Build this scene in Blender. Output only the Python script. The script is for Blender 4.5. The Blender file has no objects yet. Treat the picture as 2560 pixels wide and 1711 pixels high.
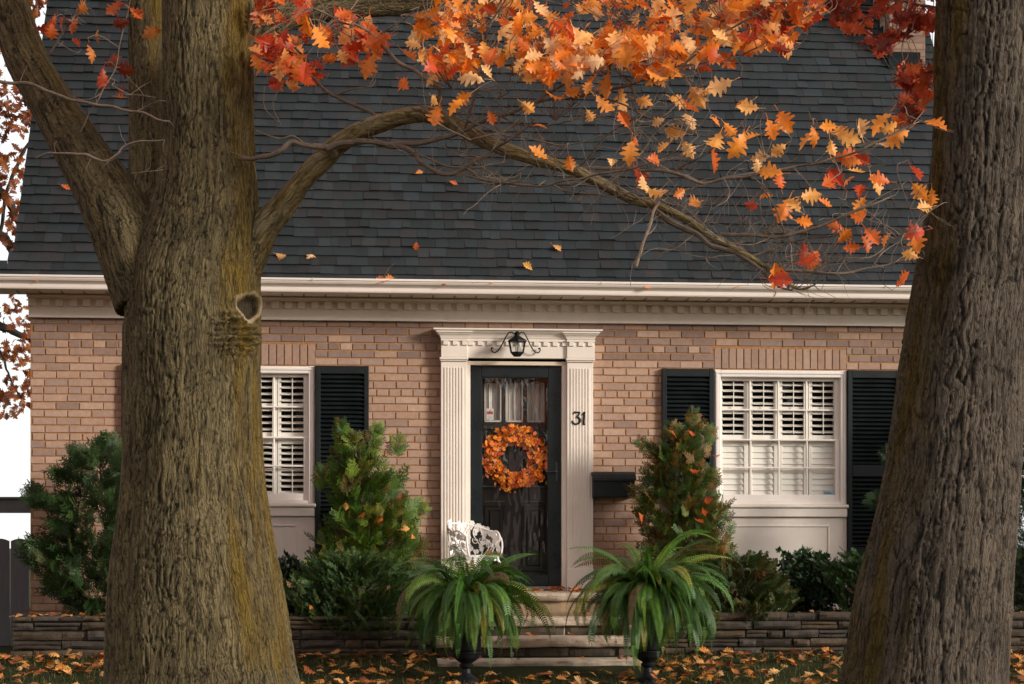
import bpy, math, random
import numpy as np
from mathutils import Vector

random.seed(7)
RNG = np.random.default_rng(11)
sc = bpy.context.scene
COL = sc.collection
D2R = math.radians

# ------------------------------------------------------------------ camera frame
FPX = 5000.0                       # focal length in photograph pixels
HY = 1360.0                        # row of the horizon
YAW = math.atan(0.095)
CAM = np.array([-18.75 * math.sin(YAW), -18.75 * math.cos(YAW), 0.96])
CF = np.array([math.sin(YAW), math.cos(YAW), 0.0])
CR = np.array([math.cos(YAW), -math.sin(YAW), 0.0])
UP = np.array([0.0, 0.0, 1.0])


def at(px, py, d):
    """point seen at photo pixel (px, py), d metres in front of the camera"""
    return CAM + d * (CF + CR * (px - 1280.0) / FPX + UP * (HY - py) / FPX)


def on(px, py, Y=0.0):
    """point seen at photo pixel (px, py) on the plane y = Y"""
    v = CF + CR * (px - 1280.0) / FPX + UP * (HY - py) / FPX
    return CAM + v * (Y - CAM[1]) / v[1]


def fx(px, Y=0.0):
    return float(on(px, HY, Y)[0])


def fz(px, py, Y=0.0):
    return float(on(px, py, Y)[2])


def proj(P):
    q = P - CAM
    d = q @ CF
    return 1280 + FPX * (q @ CR) / d, HY - FPX * q[:, 2] / d, d


# ------------------------------------------------------------------ noise
_T = RNG.permutation(256)
_T = np.concatenate([_T, _T, _T])
_G = RNG.normal(size=(256, 3))
_G /= np.linalg.norm(_G, axis=1)[:, None]


def pn(P):
    """gradient noise, about -0.6 .. 0.6"""
    P = np.asarray(P, float)
    i = np.floor(P).astype(int)
    f = P - i
    u = f * f * f * (f * (f * 6 - 15) + 10)
    i &= 255
    r = 0
    for dx in (0, 1):
        for dy in (0, 1):
            for dz in (0, 1):
                h = _T[_T[_T[i[:, 0] + dx] + i[:, 1] + dy] + i[:, 2] + dz]
                g = _G[h]
                d = g[:, 0] * (f[:, 0] - dx) + g[:, 1] * (f[:, 1] - dy) + g[:, 2] * (f[:, 2] - dz)
                w = (u[:, 0] if dx else 1 - u[:, 0]) * (u[:, 1] if dy else 1 - u[:, 1]) * (u[:, 2] if dz else 1 - u[:, 2])
                r = r + w * d
    return r


def sstep(a, b, x):
    t = np.clip((x - a) / (b - a), 0, 1)
    return t * t * (3 - 2 * t)


# ------------------------------------------------------------------ objects
ROOT = {}


def tag(o, label=None, cat=None, group=None, kind=None):
    if label: o['label'] = label
    if cat: o['category'] = cat
    if group: o['group'] = group
    if kind: o['kind'] = kind
    return o


def thing(name, label, cat, loc, group=None):
    o = bpy.data.objects.new(name, None)
    COL.objects.link(o)
    o.empty_display_size = 0.1
    o.location = [float(v) for v in loc]
    ROOT[o.name] = np.array(loc, float)
    return tag(o, label, cat, group)


def origin(o):
    while o.parent: o = o.parent
    return ROOT.get(o.name, np.zeros(3))


class MB:
    def __init__(s):
        s.V, s.F, s.T, s.A, s.n = [], [], [], {}, 0

    def add(s, V, F, tint=(1, 1, 1)):
        V = np.asarray(V, float).reshape(-1, 3)
        t = np.asarray(tint, float)
        if t.ndim == 1: t = np.tile(t, (len(V), 1))
        s.V.append(V); s.T.append(t)
        if isinstance(F, np.ndarray):
            s.F.append(F + s.n)
        else:
            by = {}
            for f in F: by.setdefault(len(f), []).append(f)
            for k in by: s.F.append(np.array(by[k], int) + s.n)
        s.n += len(V)
        return s

    def box(s, x0, x1, y0, y1, z0, z1, tint=(1, 1, 1), b=0.0, jit=0.0):
        """box; b chamfers the edges of its front (-y) face"""
        if b <= 0:
            V = [(x0, y0, z0), (x1, y0, z0), (x1, y0, z1), (x0, y0, z1), (x0, y1, z0), (x1, y1, z0), (x1, y1, z1), (x0, y1, z1)]
            F = [(0, 1, 2, 3), (5, 4, 7, 6), (4, 0, 3, 7), (1, 5, 6, 2), (3, 2, 6, 7), (4, 5, 1, 0)]
            return s.add(V, F, tint)
        V = []
        for (y, i) in ((y0, b), (y0 + b, 0), (y1, 0)):
            V += [(x0 + i, y, z0 + i), (x1 - i, y, z0 + i), (x1 - i, y, z1 - i), (x0 + i, y, z1 - i)]
        V = np.array(V)
        if jit:
            V[:4] += RNG.uniform(-jit, jit, (4, 3)) * np.array([.6, 1, .6])
        F = [(0, 1, 2, 3), (11, 10, 9, 8)]
        for k in (0, 4):
            for j in range(4):
                F.append((k + 4 + j, k + 4 + (j + 1) % 4, k + (j + 1) % 4, k + j))
        return s.add(V, F, tint)

    def tube(s, P, R, n=8, tint=(1, 1, 1), cap=True, flat=None):
        P = np.asarray(P, float)
        R = np.broadcast_to(np.asarray(R, float), (len(P),)) if np.ndim(R) < 2 else R
        T = np.gradient(P, axis=0)
        T /= np.linalg.norm(T, axis=1)[:, None] + 1e-12
        N = np.cross(T[0], (0.31, 0.2, 0.93) if abs(T[0][2]) < .9 else (1, 0.1, 0))
        N /= np.linalg.norm(N)
        ang = np.arange(n) * 2 * math.pi / n
        rings = []
        for i in range(len(P)):
            N = N - T[i] * (N @ T[i])
            N /= np.linalg.norm(N) + 1e-12
            B = np.cross(T[i], N)
            rings.append(P[i] + R[i] * (np.cos(ang)[:, None] * N + np.sin(ang)[:, None] * B))
        V = np.concatenate(rings)
        F = []
        m = len(P)
        a = np.arange(n); bq = (a + 1) % n
        for i in range(m - 1):
            F.append(np.stack([i * n + a, i * n + bq, (i + 1) * n + bq, (i + 1) * n + a], 1))
        s.V.append(V)
        t = np.asarray(tint, float)
        s.T.append(np.tile(t, (len(V), 1)))
        s.F.append(np.concatenate(F) + s.n)
        if cap:
            s.F.append(np.array([list(range(n))[::-1]]) + s.n)
            s.F.append(np.array([list(range((m - 1) * n, m * n))]) + s.n)
        s.n += len(V)
        return s

    def lathe(s, prof, c, n=24, tint=(1, 1, 1)):
        ang = np.arange(n) * 2 * math.pi / n
        V = np.concatenate([np.stack([c[0] + r * np.cos(ang), c[1] + r * np.sin(ang), np.full(n, c[2] + z)], 1) for r, z in prof])
        a = np.arange(n); b = (a + 1) % n
        F = np.concatenate([np.stack([i * n + a, i * n + b, (i + 1) * n + b, (i + 1) * n + a], 1) for i in range(len(prof) - 1)])
        s.add(V, F, tint)
        return s

    def inst(s, TV, TF, M, L, tint):
        """copies of one small template: M (N,3,3), L (N,3), tint (N,3) or (N,k,3)"""
        N, k = len(L), len(TV)
        V = np.einsum('nij,kj->nki', M, TV) + L[:, None, :]
        off = (np.arange(N) * k)[:, None, None]
        s.V.append(V.reshape(-1, 3))
        tint = np.asarray(tint, float)
        if tint.ndim == 2: tint = np.repeat(tint[:, None, :], k, axis=1)
        s.T.append(tint.reshape(-1, 3))
        for F in TF:
            s.F.append((F[None] + off).reshape(-1, F.shape[1]) + s.n)
        s.n += N * k
        return s

    def build(s, name, mat, parent=None, smooth=False, attrs=None):
        V = np.concatenate(s.V); T = np.concatenate(s.T)
        if parent is not None: V = V - origin(parent)
        me = bpy.data.meshes.new(name)
        me.vertices.add(len(V))
        me.vertices.foreach_set('co', V.astype(np.float32).ravel())
        idx = np.concatenate([f.ravel() for f in s.F])
        tot = np.concatenate([np.full(len(f), f.shape[1]) for f in s.F])
        st = np.concatenate([[0], np.cumsum(tot)[:-1]])
        me.loops.add(len(idx)); me.loops.foreach_set('vertex_index', idx.astype(np.int32))
        me.polygons.add(len(tot)); me.polygons.foreach_set('loop_start', st.astype(np.int32))
        me.update(calc_edges=True)
        me.polygons.foreach_set('use_smooth', np.full(len(tot), bool(smooth)))
        ca = me.attributes.new('tint', 'FLOAT_COLOR', 'POINT')
        ca.data.foreach_set('color', np.concatenate([T, np.ones((len(T), 1))], 1).astype(np.float32).ravel())
        for k, v in (attrs or {}).items():
            if v.ndim == 2:
                at_ = me.attributes.new(k, 'FLOAT_VECTOR', 'POINT'); at_.data.foreach_set('vector', v.astype(np.float32).ravel())
            else:
                at_ = me.attributes.new(k, 'FLOAT', 'POINT'); at_.data.foreach_set('value', v.astype(np.float32).ravel())
        me.materials.append(mat)
        o = bpy.data.objects.new(name, me)
        COL.objects.link(o)
        if parent is not None: o.parent = parent
        return o


# ------------------------------------------------------------------ materials
class NT:
    def __init__(s, name):
        s.m = bpy.data.materials.new(name); s.m.use_nodes = True
        s.t = s.m.node_tree; s.t.nodes.clear()
        s.out = s.t.nodes.new('ShaderNodeOutputMaterial')

    def n(s, kind, **kw):
        nd = s.t.nodes.new('ShaderNode' + kind)
        for k, v in kw.items():
            if k.startswith('_'): setattr(nd, k[1:], v)
            else: s.put(nd, k, v)
        return nd

    def put(s, nd, k, v):
        key = int(k[1:]) if k[0] == 'i' and k[1:].isdigit() else k.replace('_', ' ')
        sk = nd.inputs[key]
        if isinstance(v, bpy.types.NodeSocket): s.t.links.new(v, sk)
        else: sk.default_value = v

    def ramp(s, fac, stops):
        nd = s.t.nodes.new('ShaderNodeValToRGB')
        while len(nd.color_ramp.elements) < len(stops): nd.color_ramp.elements.new(0.5)
        for e, (p, c) in zip(nd.color_ramp.elements, stops):
            e.position = p; e.color = (c, c, c, 1) if not isinstance(c, tuple) else c + (1,)
        s.t.links.new(fac, nd.inputs[0])
        return nd.outputs[0]

    def mix(s, fac, a, b, mode='MIX'):
        nd = s.t.nodes.new('ShaderNodeMix'); nd.data_type = 'RGBA'; nd.blend_type = mode
        for sk, v in ((nd.inputs[0], fac), (nd.inputs[6], a), (nd.inputs[7], b)):
            if isinstance(v, bpy.types.NodeSocket): s.t.links.new(v, sk)
            elif isinstance(v, (int, float)): sk.default_value = v
            else: sk.default_value = tuple(v) + (1,)
        return nd.outputs[2]

    def math(s, op, a, b=0.0):
        nd = s.n('Math', _operation=op, i0=a, i1=b)
        return nd.outputs[0]

    def vec(s, attr=None, scale=(1, 1, 1)):
        v = s.n('Attribute', _attribute_name=attr).outputs['Vector'] if attr else s.n('TexCoord').outputs['Object']
        return s.n('VectorMath', _operation='MULTIPLY', i0=v, i1=scale).outputs[0]

    def noise(s, v, scale, detail=4, rough=.55):
        return s.n('TexNoise', Vector=v, Scale=scale, Detail=detail, Roughness=rough).outputs['Fac']

    def tint(s):
        return s.n('Attribute', _attribute_name='tint').outputs['Color']

    def done(s, sh):
        s.t.links.new(sh, s.out.inputs['Surface']); return s.m


def paint(name, col, rough=.5, nscale=8, namt=.12, bump=.1, bscale=60, spec=.5, dirt=0.0, dirtcol=(.12, .1, .07), stretch=(1, 1, 1), coat=0):
    k = NT(name)
    v = k.vec(scale=stretch)
    n1 = k.noise(v, nscale, 5)
    c = k.mix(1.0, k.tint(), tuple(col), 'MULTIPLY')
    c = k.mix(1.0, c, k.ramp(n1, [(.25, 1 - namt), (.75, 1 + namt)]), 'MULTIPLY')
    if dirt:
        n2 = k.noise(k.vec(scale=(2.2, 2.2, .9)), 3.1, 8, .7)
        c = k.mix(k.math('MULTIPLY', k.ramp(n2, [(.5, 0.0), (.75, 1.0)]), dirt), c, dirtcol)
    nb = k.noise(v, bscale, 3)
    bp = k.n('Bump', Strength=bump, Distance=.01, Height=nb)
    p = k.n('BsdfPrincipled', Base_Color=c, Roughness=k.ramp(n1, [(.2, max(0, rough - .1)), (.8, min(1, rough + .1))]), Normal=bp.outputs[0])
    p.inputs['Specular IOR Level'].default_value = spec
    if coat: p.inputs['Coat Weight'].default_value = coat
    return k.done(p.outputs[0])


def leafmat(name, trans=.35, rough=.5, nscale=30, namt=.25, spec=.4):
    k = NT(name)
    n1 = k.noise(k.vec(), nscale, 3)
    c = k.mix(1.0, k.tint(), k.ramp(n1, [(.3, 1 - namt), (.7, 1 + namt)]), 'MULTIPLY')
    p = k.n('BsdfPrincipled', Base_Color=c, Roughness=rough)
    p.inputs['Specular IOR Level'].default_value = spec
    t = k.n('BsdfTranslucent', Color=c)
    return k.done(k.n('MixShader', Fac=trans, i1=p.outputs[0], i2=t.outputs[0]).outputs[0])


def barkmat(name, dark, mid, light, moss, mossamt=1.0):
    k = NT(name)
    v = k.vec('bark', (1, 1, 1))
    rid = k.n('Attribute', _attribute_name='ridge').outputs['Fac']
    ms = k.n('Attribute', _attribute_name='moss').outputs['Fac']
    kn = k.n('Attribute', _attribute_name='knot').outputs['Fac']
    f1 = k.noise(k.n('VectorMath', _operation='MULTIPLY', i0=v, i1=(1, 1, .07)).outputs[0], 46, 7, .62)
    f2 = k.noise(k.n('VectorMath', _operation='MULTIPLY', i0=v, i1=(1, 1, .35)).outputs[0], 120, 5, .75)
    f3 = k.noise(v, 3.2, 5, .6)
    wv = k.n('VectorMath', _operation='ADD', i0=v, i1=k.n('VectorMath', _operation='SCALE', i0=k.n('TexNoise', Vector=v, Scale=9.0, Detail=4.0).outputs['Color'], Scale=.06).outputs[0]).outputs[0]
    cr = []
    for sc_, st_ in ((21, .05), (52, .06)):
        vo = k.n('TexVoronoi', _feature='DISTANCE_TO_EDGE', Vector=k.n('VectorMath', _operation='MULTIPLY', i0=wv, i1=(1, 1, st_)).outputs[0], Scale=float(sc_))
        cr.append(k.ramp(vo.outputs['Distance'], [(.0, 0.0), (.13, 1.0)]))
    crack = k.math('MULTIPLY', k.math('ADD', k.math('MULTIPLY', cr[0], .55), .45), k.math('ADD', k.math('MULTIPLY', cr[1], .4), .6))
    h = k.math('ADD', k.math('MULTIPLY', rid, .50), k.math('ADD', k.math('MULTIPLY', f1, .62), k.math('MULTIPLY', f2, .42)))
    c = k.ramp(h, [(.50, dark), (.72, mid), (.92, light)])
    c = k.mix(1.0, c, k.ramp(f3, [(.3, .72), (.7, 1.3)]), 'MULTIPLY')
    mm = k.math('MULTIPLY', k.ramp(k.math('ADD', k.math('MULTIPLY', ms, .75), k.math('MULTIPLY', k.noise(k.n('VectorMath', _operation='MULTIPLY', i0=v, i1=(1, 1, .35)).outputs[0], 13, 6, .7), .6)), [(.5, 0.0), (.85, 1.0)]), mossamt)
    c = k.mix(mm, c, k.mix(h, tuple(x * .25 for x in moss), moss))
    c = k.mix(1.0, c, k.mix(crack, (.20, .18, .15), (1.12, 1.12, 1.12)), 'MULTIPLY')
    c = k.mix(k.ramp(kn, [(.0, 0.0), (.5, 1.0)]), c, (.060, .042, .022))
    c = k.mix(k.ramp(k.math('MULTIPLY', kn, -1.0), [(.05, 0.0), (.6, .9)]), c, (.42, .31, .18))
    bp = k.n('Bump', Strength=1.0, Distance=.022, Height=k.math('ADD', k.math('MULTIPLY', crack, .8), k.math('ADD', f1, k.math('MULTIPLY', f2, .7))))
    p = k.n('BsdfPrincipled', Base_Color=c, Roughness=.85, Normal=bp.outputs[0])
    p.inputs['Specular IOR Level'].default_value = .25
    return k.done(p.outputs[0])


def glassmat(name, gain=1.4, wav=0.0, wscale=3, tint=(.95, .97, .96)):
    k = NT(name)
    fc = k.n('LayerWeight', Blend=.5).outputs['Facing']
    fr = k.n('Math', _operation='MULTIPLY_ADD', i0=k.math('POWER', fc, 5.0), i1=.8, i2=.04)
    g = k.n('BsdfGlossy', Roughness=.015)
    if wav:
        bp = k.n('Bump', Strength=wav, Distance=.02, Height=k.noise(k.vec(scale=(1.5, 1, .6)), wscale, 2))
        k.put(g, 'Normal', bp.outputs[0])
    t = k.n('BsdfTransparent', Color=tint + (1,))
    f = k.math('MULTIPLY', fr.outputs[0], gain)
    return k.done(k.n('MixShader', Fac=f, i1=t.outputs[0], i2=g.outputs[0]).outputs[0])


def brickmat(name, horizontal='x'):
    k = NT(name)
    s = k.n('SeparateXYZ', i0=k.n('TexCoord').outputs['Object'])
    xy = k.math('ADD', s.outputs[0], s.outputs[1])
    v = k.n('CombineXYZ', i0=xy, i1=s.outputs[2], i2=0.0).outputs[0]
    b = k.n('TexBrick', Vector=v, Color1=(.30, .19, .13, 1), Color2=(.20, .13, .10, 1), Mortar=(.17, .10, .06, 1), Scale=1.0,
            Mortar_Size=.006, Bias=0.0, Brick_Width=.215, Row_Height=.071)
    c = k.mix(1.0, b.outputs[0], k.ramp(k.noise(k.vec(), 9, 5), [(.3, .75), (.7, 1.2)]), 'MULTIPLY')
    bp = k.n('Bump', Strength=.6, Distance=.01, Height=k.math('SUBTRACT', 1.0, b.outputs[1]))
    return k.done(k.n('BsdfPrincipled', Base_Color=c, Roughness=.9, Normal=bp.outputs[0]).outputs[0])


TRIM = paint('painted_trim', (.80, .715, .63), .45, 3, .05, .05, 25, dirt=.17, dirtcol=(.40, .27, .16))
WHITE = paint('window_white', (.82, .755, .70), .4, 4, .04, .03, 30, dirt=.06, dirtcol=(.4, .3, .2))
GUTTER = paint('gutter_enamel', (.80, .71, .635), .3, 3, .06, .03, 20, dirt=.10, dirtcol=(.30, .2, .12), stretch=(.4, 1, 3))
BLACK = paint('black_paint', (.0075, .0115, .0125), .5, 6, .25, .05, 50, .3)
FLASHM = paint('dark_flashing', (.007, .010, .011), .8, 6, .25, .1, 50, .15)
DOORB = paint('storm_door_black', (.008, .012, .013), .3, 4, .2, .02, 30)
DOORW = paint('dark_door_wood', (.020, .0135, .011), .4, 30, .35, .1, 60, stretch=(.3, 1, 4))
IRON = paint('black_iron', (.006, .007, .008), .55, 14, .3, .15, 90, .3)
BRASS = paint('brass', (.55, .36, .12), .25)
for nd in BRASS.node_tree.nodes:
    if nd.type == 'BSDF_PRINCIPLED': nd.inputs['Metallic'].default_value = 1
BRICK = paint('face_brick', (1, 1, 1), .9, 22, .13, .22, 260, .2, dirt=.22, dirtcol=(.13, .09, .07))
MORTAR = paint('mortar', (.36, .185, .085), .95, 30, .25, .3, 160, .2)
BRICKP = brickmat('brickwork')
ROOFM = paint('asphalt_shingle', (1, 1, 1), .80, 40, .25, .5, 420, .3)
STONE = paint('ledge_stone', (1, 1, 1), .88, 14, .4, .7, 60, .3, dirt=.35, dirtcol=(.05, .045, .03))
STEPM = paint('limestone_step', (1, 1, 1), .85, 10, .3, .6, 45, .3, dirt=.42, dirtcol=(.10, .075, .045))
SOIL = paint('garden_soil', (.028, .02, .014), .95, 20, .5, .8, 40, .2)
GREYW = paint('grey_painted_wood', (.105, .105, .115), .6, 10, .2, .2, 60, stretch=(3, 3, .4))
CHAIRM = paint('white_cast_metal', (.82, .78, .74), .4, 20, .06, .15, 80, dirt=.1)
CURT = paint('pale_curtain', (.62, .56, .52), .8, 6, .12, .1, 30, stretch=(9, 1, .6))
LEAF = leafmat('autumn_leaf', .42, .45, 26, .22, .35)
LITTER = leafmat('fallen_leaf', .12, .6, 26, .3, .3)
WREATHM = leafmat('wreath_leaf', .12, .5, 30, .15, .3)
GREEN = leafmat('evergreen_spray', .18, .55, 22, .35, .3)
FERNM = leafmat('fern_frond', .25, .5, 18, .25, .4)
GLOSSY = leafmat('glossy_leaf', .08, .3, 20, .25, .6)
GRASSM = leafmat('grass_blade', .2, .6, 12, .3, .3)
TWIG = paint('twig_bark', (1, 1, 1), .8, 30, .35, .4, 120, .25)
GLASS = glassmat('window_glass', 1.0, .04, 2)
DGLASS = glassmat('storm_glass', 2.3, .16, 3.5)
LGLASS = glassmat('lantern_glass', 1.2)
OAKB = barkmat('oak_bark_mossy', (.011, .0085, .004), (.058, .043, .018), (.155, .117, .056), (.165, .100, .010), .9)
BRANCHB = barkmat('branch_bark', (.04, .03, .018), (.20, .148, .085), (.38, .30, .195), (.24, .165, .032), .65)
OAKR = barkmat('oak_bark_furrowed', (.006, .0045, .003), (.035, .025, .017), (.110, .083, .060), (.105, .066, .007), .9)

# ================================================================== the house
Y_EAVE = -0.42
zp = lambda px, py, Y=0.0: fz(px, py, Y)
XL, XR = fx(76), fx(2483)
Z_BED = 0.33
Z_FR0 = zp(1280, 806)            # bottom of the frieze
Z_SOF = zp(1280, 738, Y_EAVE)    # soffit level
house = thing('brick_house', 'low tan brick house with steep dark shingle roof, white trim and black shutters', 'house', (0, 0, 0))

Z_DT = zp(1290, 908); Z_PORCH = zp(1420, 1480)
# windows: (x0, x1, head z)
WL = (fx(437), fx(788)); WR = (fx(1785), fx(2117))
Z_WH = zp(1950, 926); Z_LT = zp(1950, 871)
DOOR = (fx(1132), fx(1448))
holes = [(WL[0], WL[1], Z_BED - .2, Z_LT), (WR[0], WR[1], Z_BED - .2, Z_LT), (DOOR[0], DOOR[1], Z_BED - .2, Z_DT + .05)]

# mortar plane with the openings left out
mb = MB()
xs = sorted({XL, XR, *[h[0] for h in holes], *[h[1] for h in holes]})
zs = sorted({-.2, Z_FR0 + .3, *[h[2] for h in holes], *[h[3] for h in holes]})
for a, b in zip(xs, xs[1:]):
    for c, d in zip(zs, zs[1:]):
        cx, cz = (a + b) / 2, (c + d) / 2
        if any(h[0] < cx < h[1] and h[2] < cz < h[3] for h in holes): continue
        mb.add([(a, .006, c), (b, .006, c), (b, .006, d), (a, .006, d)], [(0, 1, 2, 3)])
for (x0, x1, z0) in ((WL[0], WL[1], Z_WH), (WR[0], WR[1], Z_WH)):   # mortar behind the soldier courses
    mb.add([(x0, .0065, z0), (x1, .0065, z0), (x1, .0065, Z_LT), (x0, .0065, Z_LT)], [(0, 1, 2, 3)])
wall = mb.build('wall', MORTAR, house)

BPAL = np.array([.985, .985, .965]) * np.array([(.44, .295, .222), (.43, .28, .205), (.405, .272, .212), (.465, .32, .245), (.39, .258, .20), (.435, .288, .214)])


def brick_tint(z):
    c = BPAL[random.randrange(6)] * random.uniform(.94, 1.05)
    if z > Z_LT - .14 and random.random() < .8:      # most bricks of the upper courses greyer and darker
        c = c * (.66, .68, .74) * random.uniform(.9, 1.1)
    elif random.random() < .12: c = c * (.76, .78, .84)
    return c


mb = MB()
ROWH = 0.0712
nrow = int((Z_FR0 + .2 - Z_BED + .2) / ROWH)
for r in range(nrow):
    z0 = Z_FR0 - .0045 - (r + 1) * ROWH + .018
    z1 = z0 + ROWH - .0135
    if z1 < Z_BED - .1: break
    zc = (z0 + z1) / 2
    iv = [(XL, XR)]
    for h in holes:
        if h[2] < zc < h[3]:
            nv = []
            for a, b in iv:
                if h[0] > a: nv.append((a, min(b, h[0])))
                if h[1] < b: nv.append((max(a, h[1]), b))
            iv = nv
    bl = .113 if r % 6 == 3 else .215
    off = (.107 if r % 2 else 0) + random.uniform(-.012, .012)
    for a, b in iv:
        x = math.floor((a - off) / bl) * bl + off
        while x < b:
            c, d = max(x + random.uniform(-.003, .003), a), min(x + bl - .0125 + random.uniform(-.003, .003), b)
            if d - c > .02:
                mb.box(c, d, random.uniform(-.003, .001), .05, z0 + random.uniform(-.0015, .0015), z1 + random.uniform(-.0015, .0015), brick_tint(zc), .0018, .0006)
            x += bl
for (x0, x1) in (WL, WR):                           # soldier courses over the windows
    n = 18; w = (x1 - x0) / n
    for i in range(n):
        mb.box(x0 + i * w + .005, x0 + (i + 1) * w - .005, random.uniform(-.004, .001), .05, Z_WH + .012, Z_LT - .008,
               BPAL[random.randrange(6)] * random.uniform(.86, .98), .0018, .0006)
mb.build('brickwork', BRICK, wall)

# roof ------------------------------------------------------------
SL = 1.28; ANG = math.atan(SL)
ZE = zp(1280, 703, Y_EAVE) - .02


def roofpt(s):
    """distance s up the slope -> (y, z); the last 0.3 m above the gutter kicks out"""
    k = .32
    a0, a1 = D2R(40), ANG
    if s < k:
        u = s / k; n = 8; y = z = 0
        for i in range(n):
            a = a0 + (a1 - a0) * u * (i + .5) / n
            y += math.cos(a) * s / n; z += math.sin(a) * s / n
    else:
        y, z = roofpt(k - 1e-9)[0] - Y_EAVE - .03, roofpt(k - 1e-9)[1] - ZE
        y += (s - k) * math.cos(a1); z += (s - k) * math.sin(a1)
    return Y_EAVE + .03 + y, ZE + z




def roof_hit(px, py):
    """distance up the slope of the roof point seen at a photo pixel"""
    a, b = 0.0, 6.0
    for _ in range(50):
        m_ = (a + b) / 2
        if on(px, py, roofpt(m_)[0])[2] > roofpt(m_)[1]: a = m_
        else: b = m_
    return a


RXL = float(at(52, 620, 18.62)[0]); RXR = float(on(2344, 168, roofpt(roof_hit(2344, 168))[0])[0]) + .02
flare = lambda s: .24 * max(0, 1 - s / .42) ** 2.2
SMAX = 6.4
mb = MB()
ss = list(np.linspace(0, .5, 12)) + [SMAX]
V = []
for s in ss:
    y, z = roofpt(s)
    V += [(RXL - flare(s) + .01, y, z - .012), (RXR + flare(s) - .01, y, z - .012)]
F = [(2 * i, 2 * i + 1, 2 * i + 3, 2 * i + 2) for i in range(len(ss) - 1)]
yr, zr = roofpt(SMAX)
k = len(V)
V += [(RXL, 2 * yr + .4, ZE - .05), (RXR, 2 * yr + .4, ZE - .05)]
F.append((k - 2, k - 1, k + 1, k))
mb.add(V, F, (.02, .022, .024))
# gable ends in brick are the side walls below; rake edge of the roof has thickness
for X in (RXL + .03, RXR - .03):
    pts = [roofpt(s) for s in (.42, SMAX)]
    mb.add([(X, pts[0][0], pts[0][1]), (X, pts[1][0], pts[1][1]), (X, pts[1][0], pts[1][1] - .2), (X, pts[0][0], pts[0][1] - .2)], [(0, 1, 2, 3)], (.02, .022, .024))
roof = mb.build('roof', ROOFM, house)
mb = MB()
EXP = .127
s = -.02; row = 0
while s < 5.2:
    xa, xb = RXL - flare(max(s, 0)), RXR + flare(max(s, 0))
    x = xa - random.uniform(0, .2)
    y0, z0 = roofpt(max(s, 0)); y1, z1 = roofpt(s + EXP * 1.12)
    a = math.atan2(z1 - z0, y1 - y0)
    nn = np.array([0, -math.sin(a), math.cos(a)])
    while x < xb:
        w = random.choice((.085, .11, .13, .155, .19)) * random.uniform(.9, 1.1)
        c, d = max(x, xa), min(x + w - random.choice((.0005, .001, .002, .003)), xb)
        x += w
        if d - c < .02: continue
        t = random.choice((.014, .015, .017, .022))
        ds = random.uniform(-.006, .006)
        yy, zz = y0 + ds * math.cos(a), z0 + ds * math.sin(a)
        o0, o1 = nn * t, nn * .002
        V = np.array([(c, yy, zz), (d, yy, zz), (d, yy, zz), (c, yy, zz), (d, y1, z1), (c, y1, z1)])
        V[2] += o0 * random.uniform(.9, 1.1); V[3] += o0 * random.uniform(.9, 1.1); V[4] += o1; V[5] += o1
        V[0] -= nn * .004; V[1] -= nn * .004
        g = random.choice((.66, .82, 1, 1, 1.15, 1.38))
        col = np.array(random.choice(((.0155, .0202, .0232), (.0165, .0198, .0218), (.0195, .0196, .0202), (.0145, .0196, .0226)))) * g
        mb.add(V, [(0, 1, 2, 3), (3, 2, 4, 5), (1, 4, 2), (0, 3, 5)], col)
    s += EXP; row += 1
mb.build('shingles', ROOFM, roof)

# chimney -----------------------------------------------------------
CY = roofpt(roof_hit(2260, 164))[0] - .01
cx0, cx1 = float(on(2224, 100, CY)[0]), float(on(2313, 100, CY)[0])
mb = MB()
cz0, cz1 = roofpt(roof_hit(2260, 164))[1] - .25, zr + 1.2
mb.box(cx0, cx1, CY, CY + .75, cz0, cz1)
mb.box(cx0 - .05, cx1 + .05, CY - .05, CY + .8, cz1 - .25, cz1 - .02)
ch = mb.build('chimney', BRICKP, house)
mb = MB()
fzc = float(on(2260, 131, CY)[2])
fxr = float(on(2300, 131, CY)[0])
mb.box(cx0 - .012, fxr, CY - .012, CY + .1, cz0 + .1, fzc)
mb.box(cx0 - .02, fxr + .01, CY - .05, CY - .012, cz0 + .1, fzc - .08, (1.3, 1.6, 1.7))
# stepped side flashing up the cheek
for i in range(6):
    ya = CY - .02 + i * .13
    mb.box(cx0 - .014, cx0 + .01, ya, ya + .14, cz0 + .1 + i * .16, fzc + i * .165, (1, 1.1, 1.1))
mb.build('flashing', FLASHM, ch)

# side, back walls, gables ---------------------------------------------
mb = MB()
YB = 2 * yr + .3
for X, sgn in ((XL, 1), (XR, -1)):
    yy, zz = roofpt(SMAX - .05)
    prof = [(0.013, -.3), (YB, -.3), (YB, ZE), (yr, zz - .03), (0.013, roofpt(.55)[1] - .1)]
    mb.add([(X + sgn * .001, y, z) for y, z in prof], [(0, 1, 2, 3, 4)])
mb.add([(XL, YB, -.3), (XR, YB, -.3), (XR, YB, ZE), (XL, YB, ZE)], [(0, 1, 2, 3)])
mb.build('side_wall', BRICKP, house)

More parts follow.
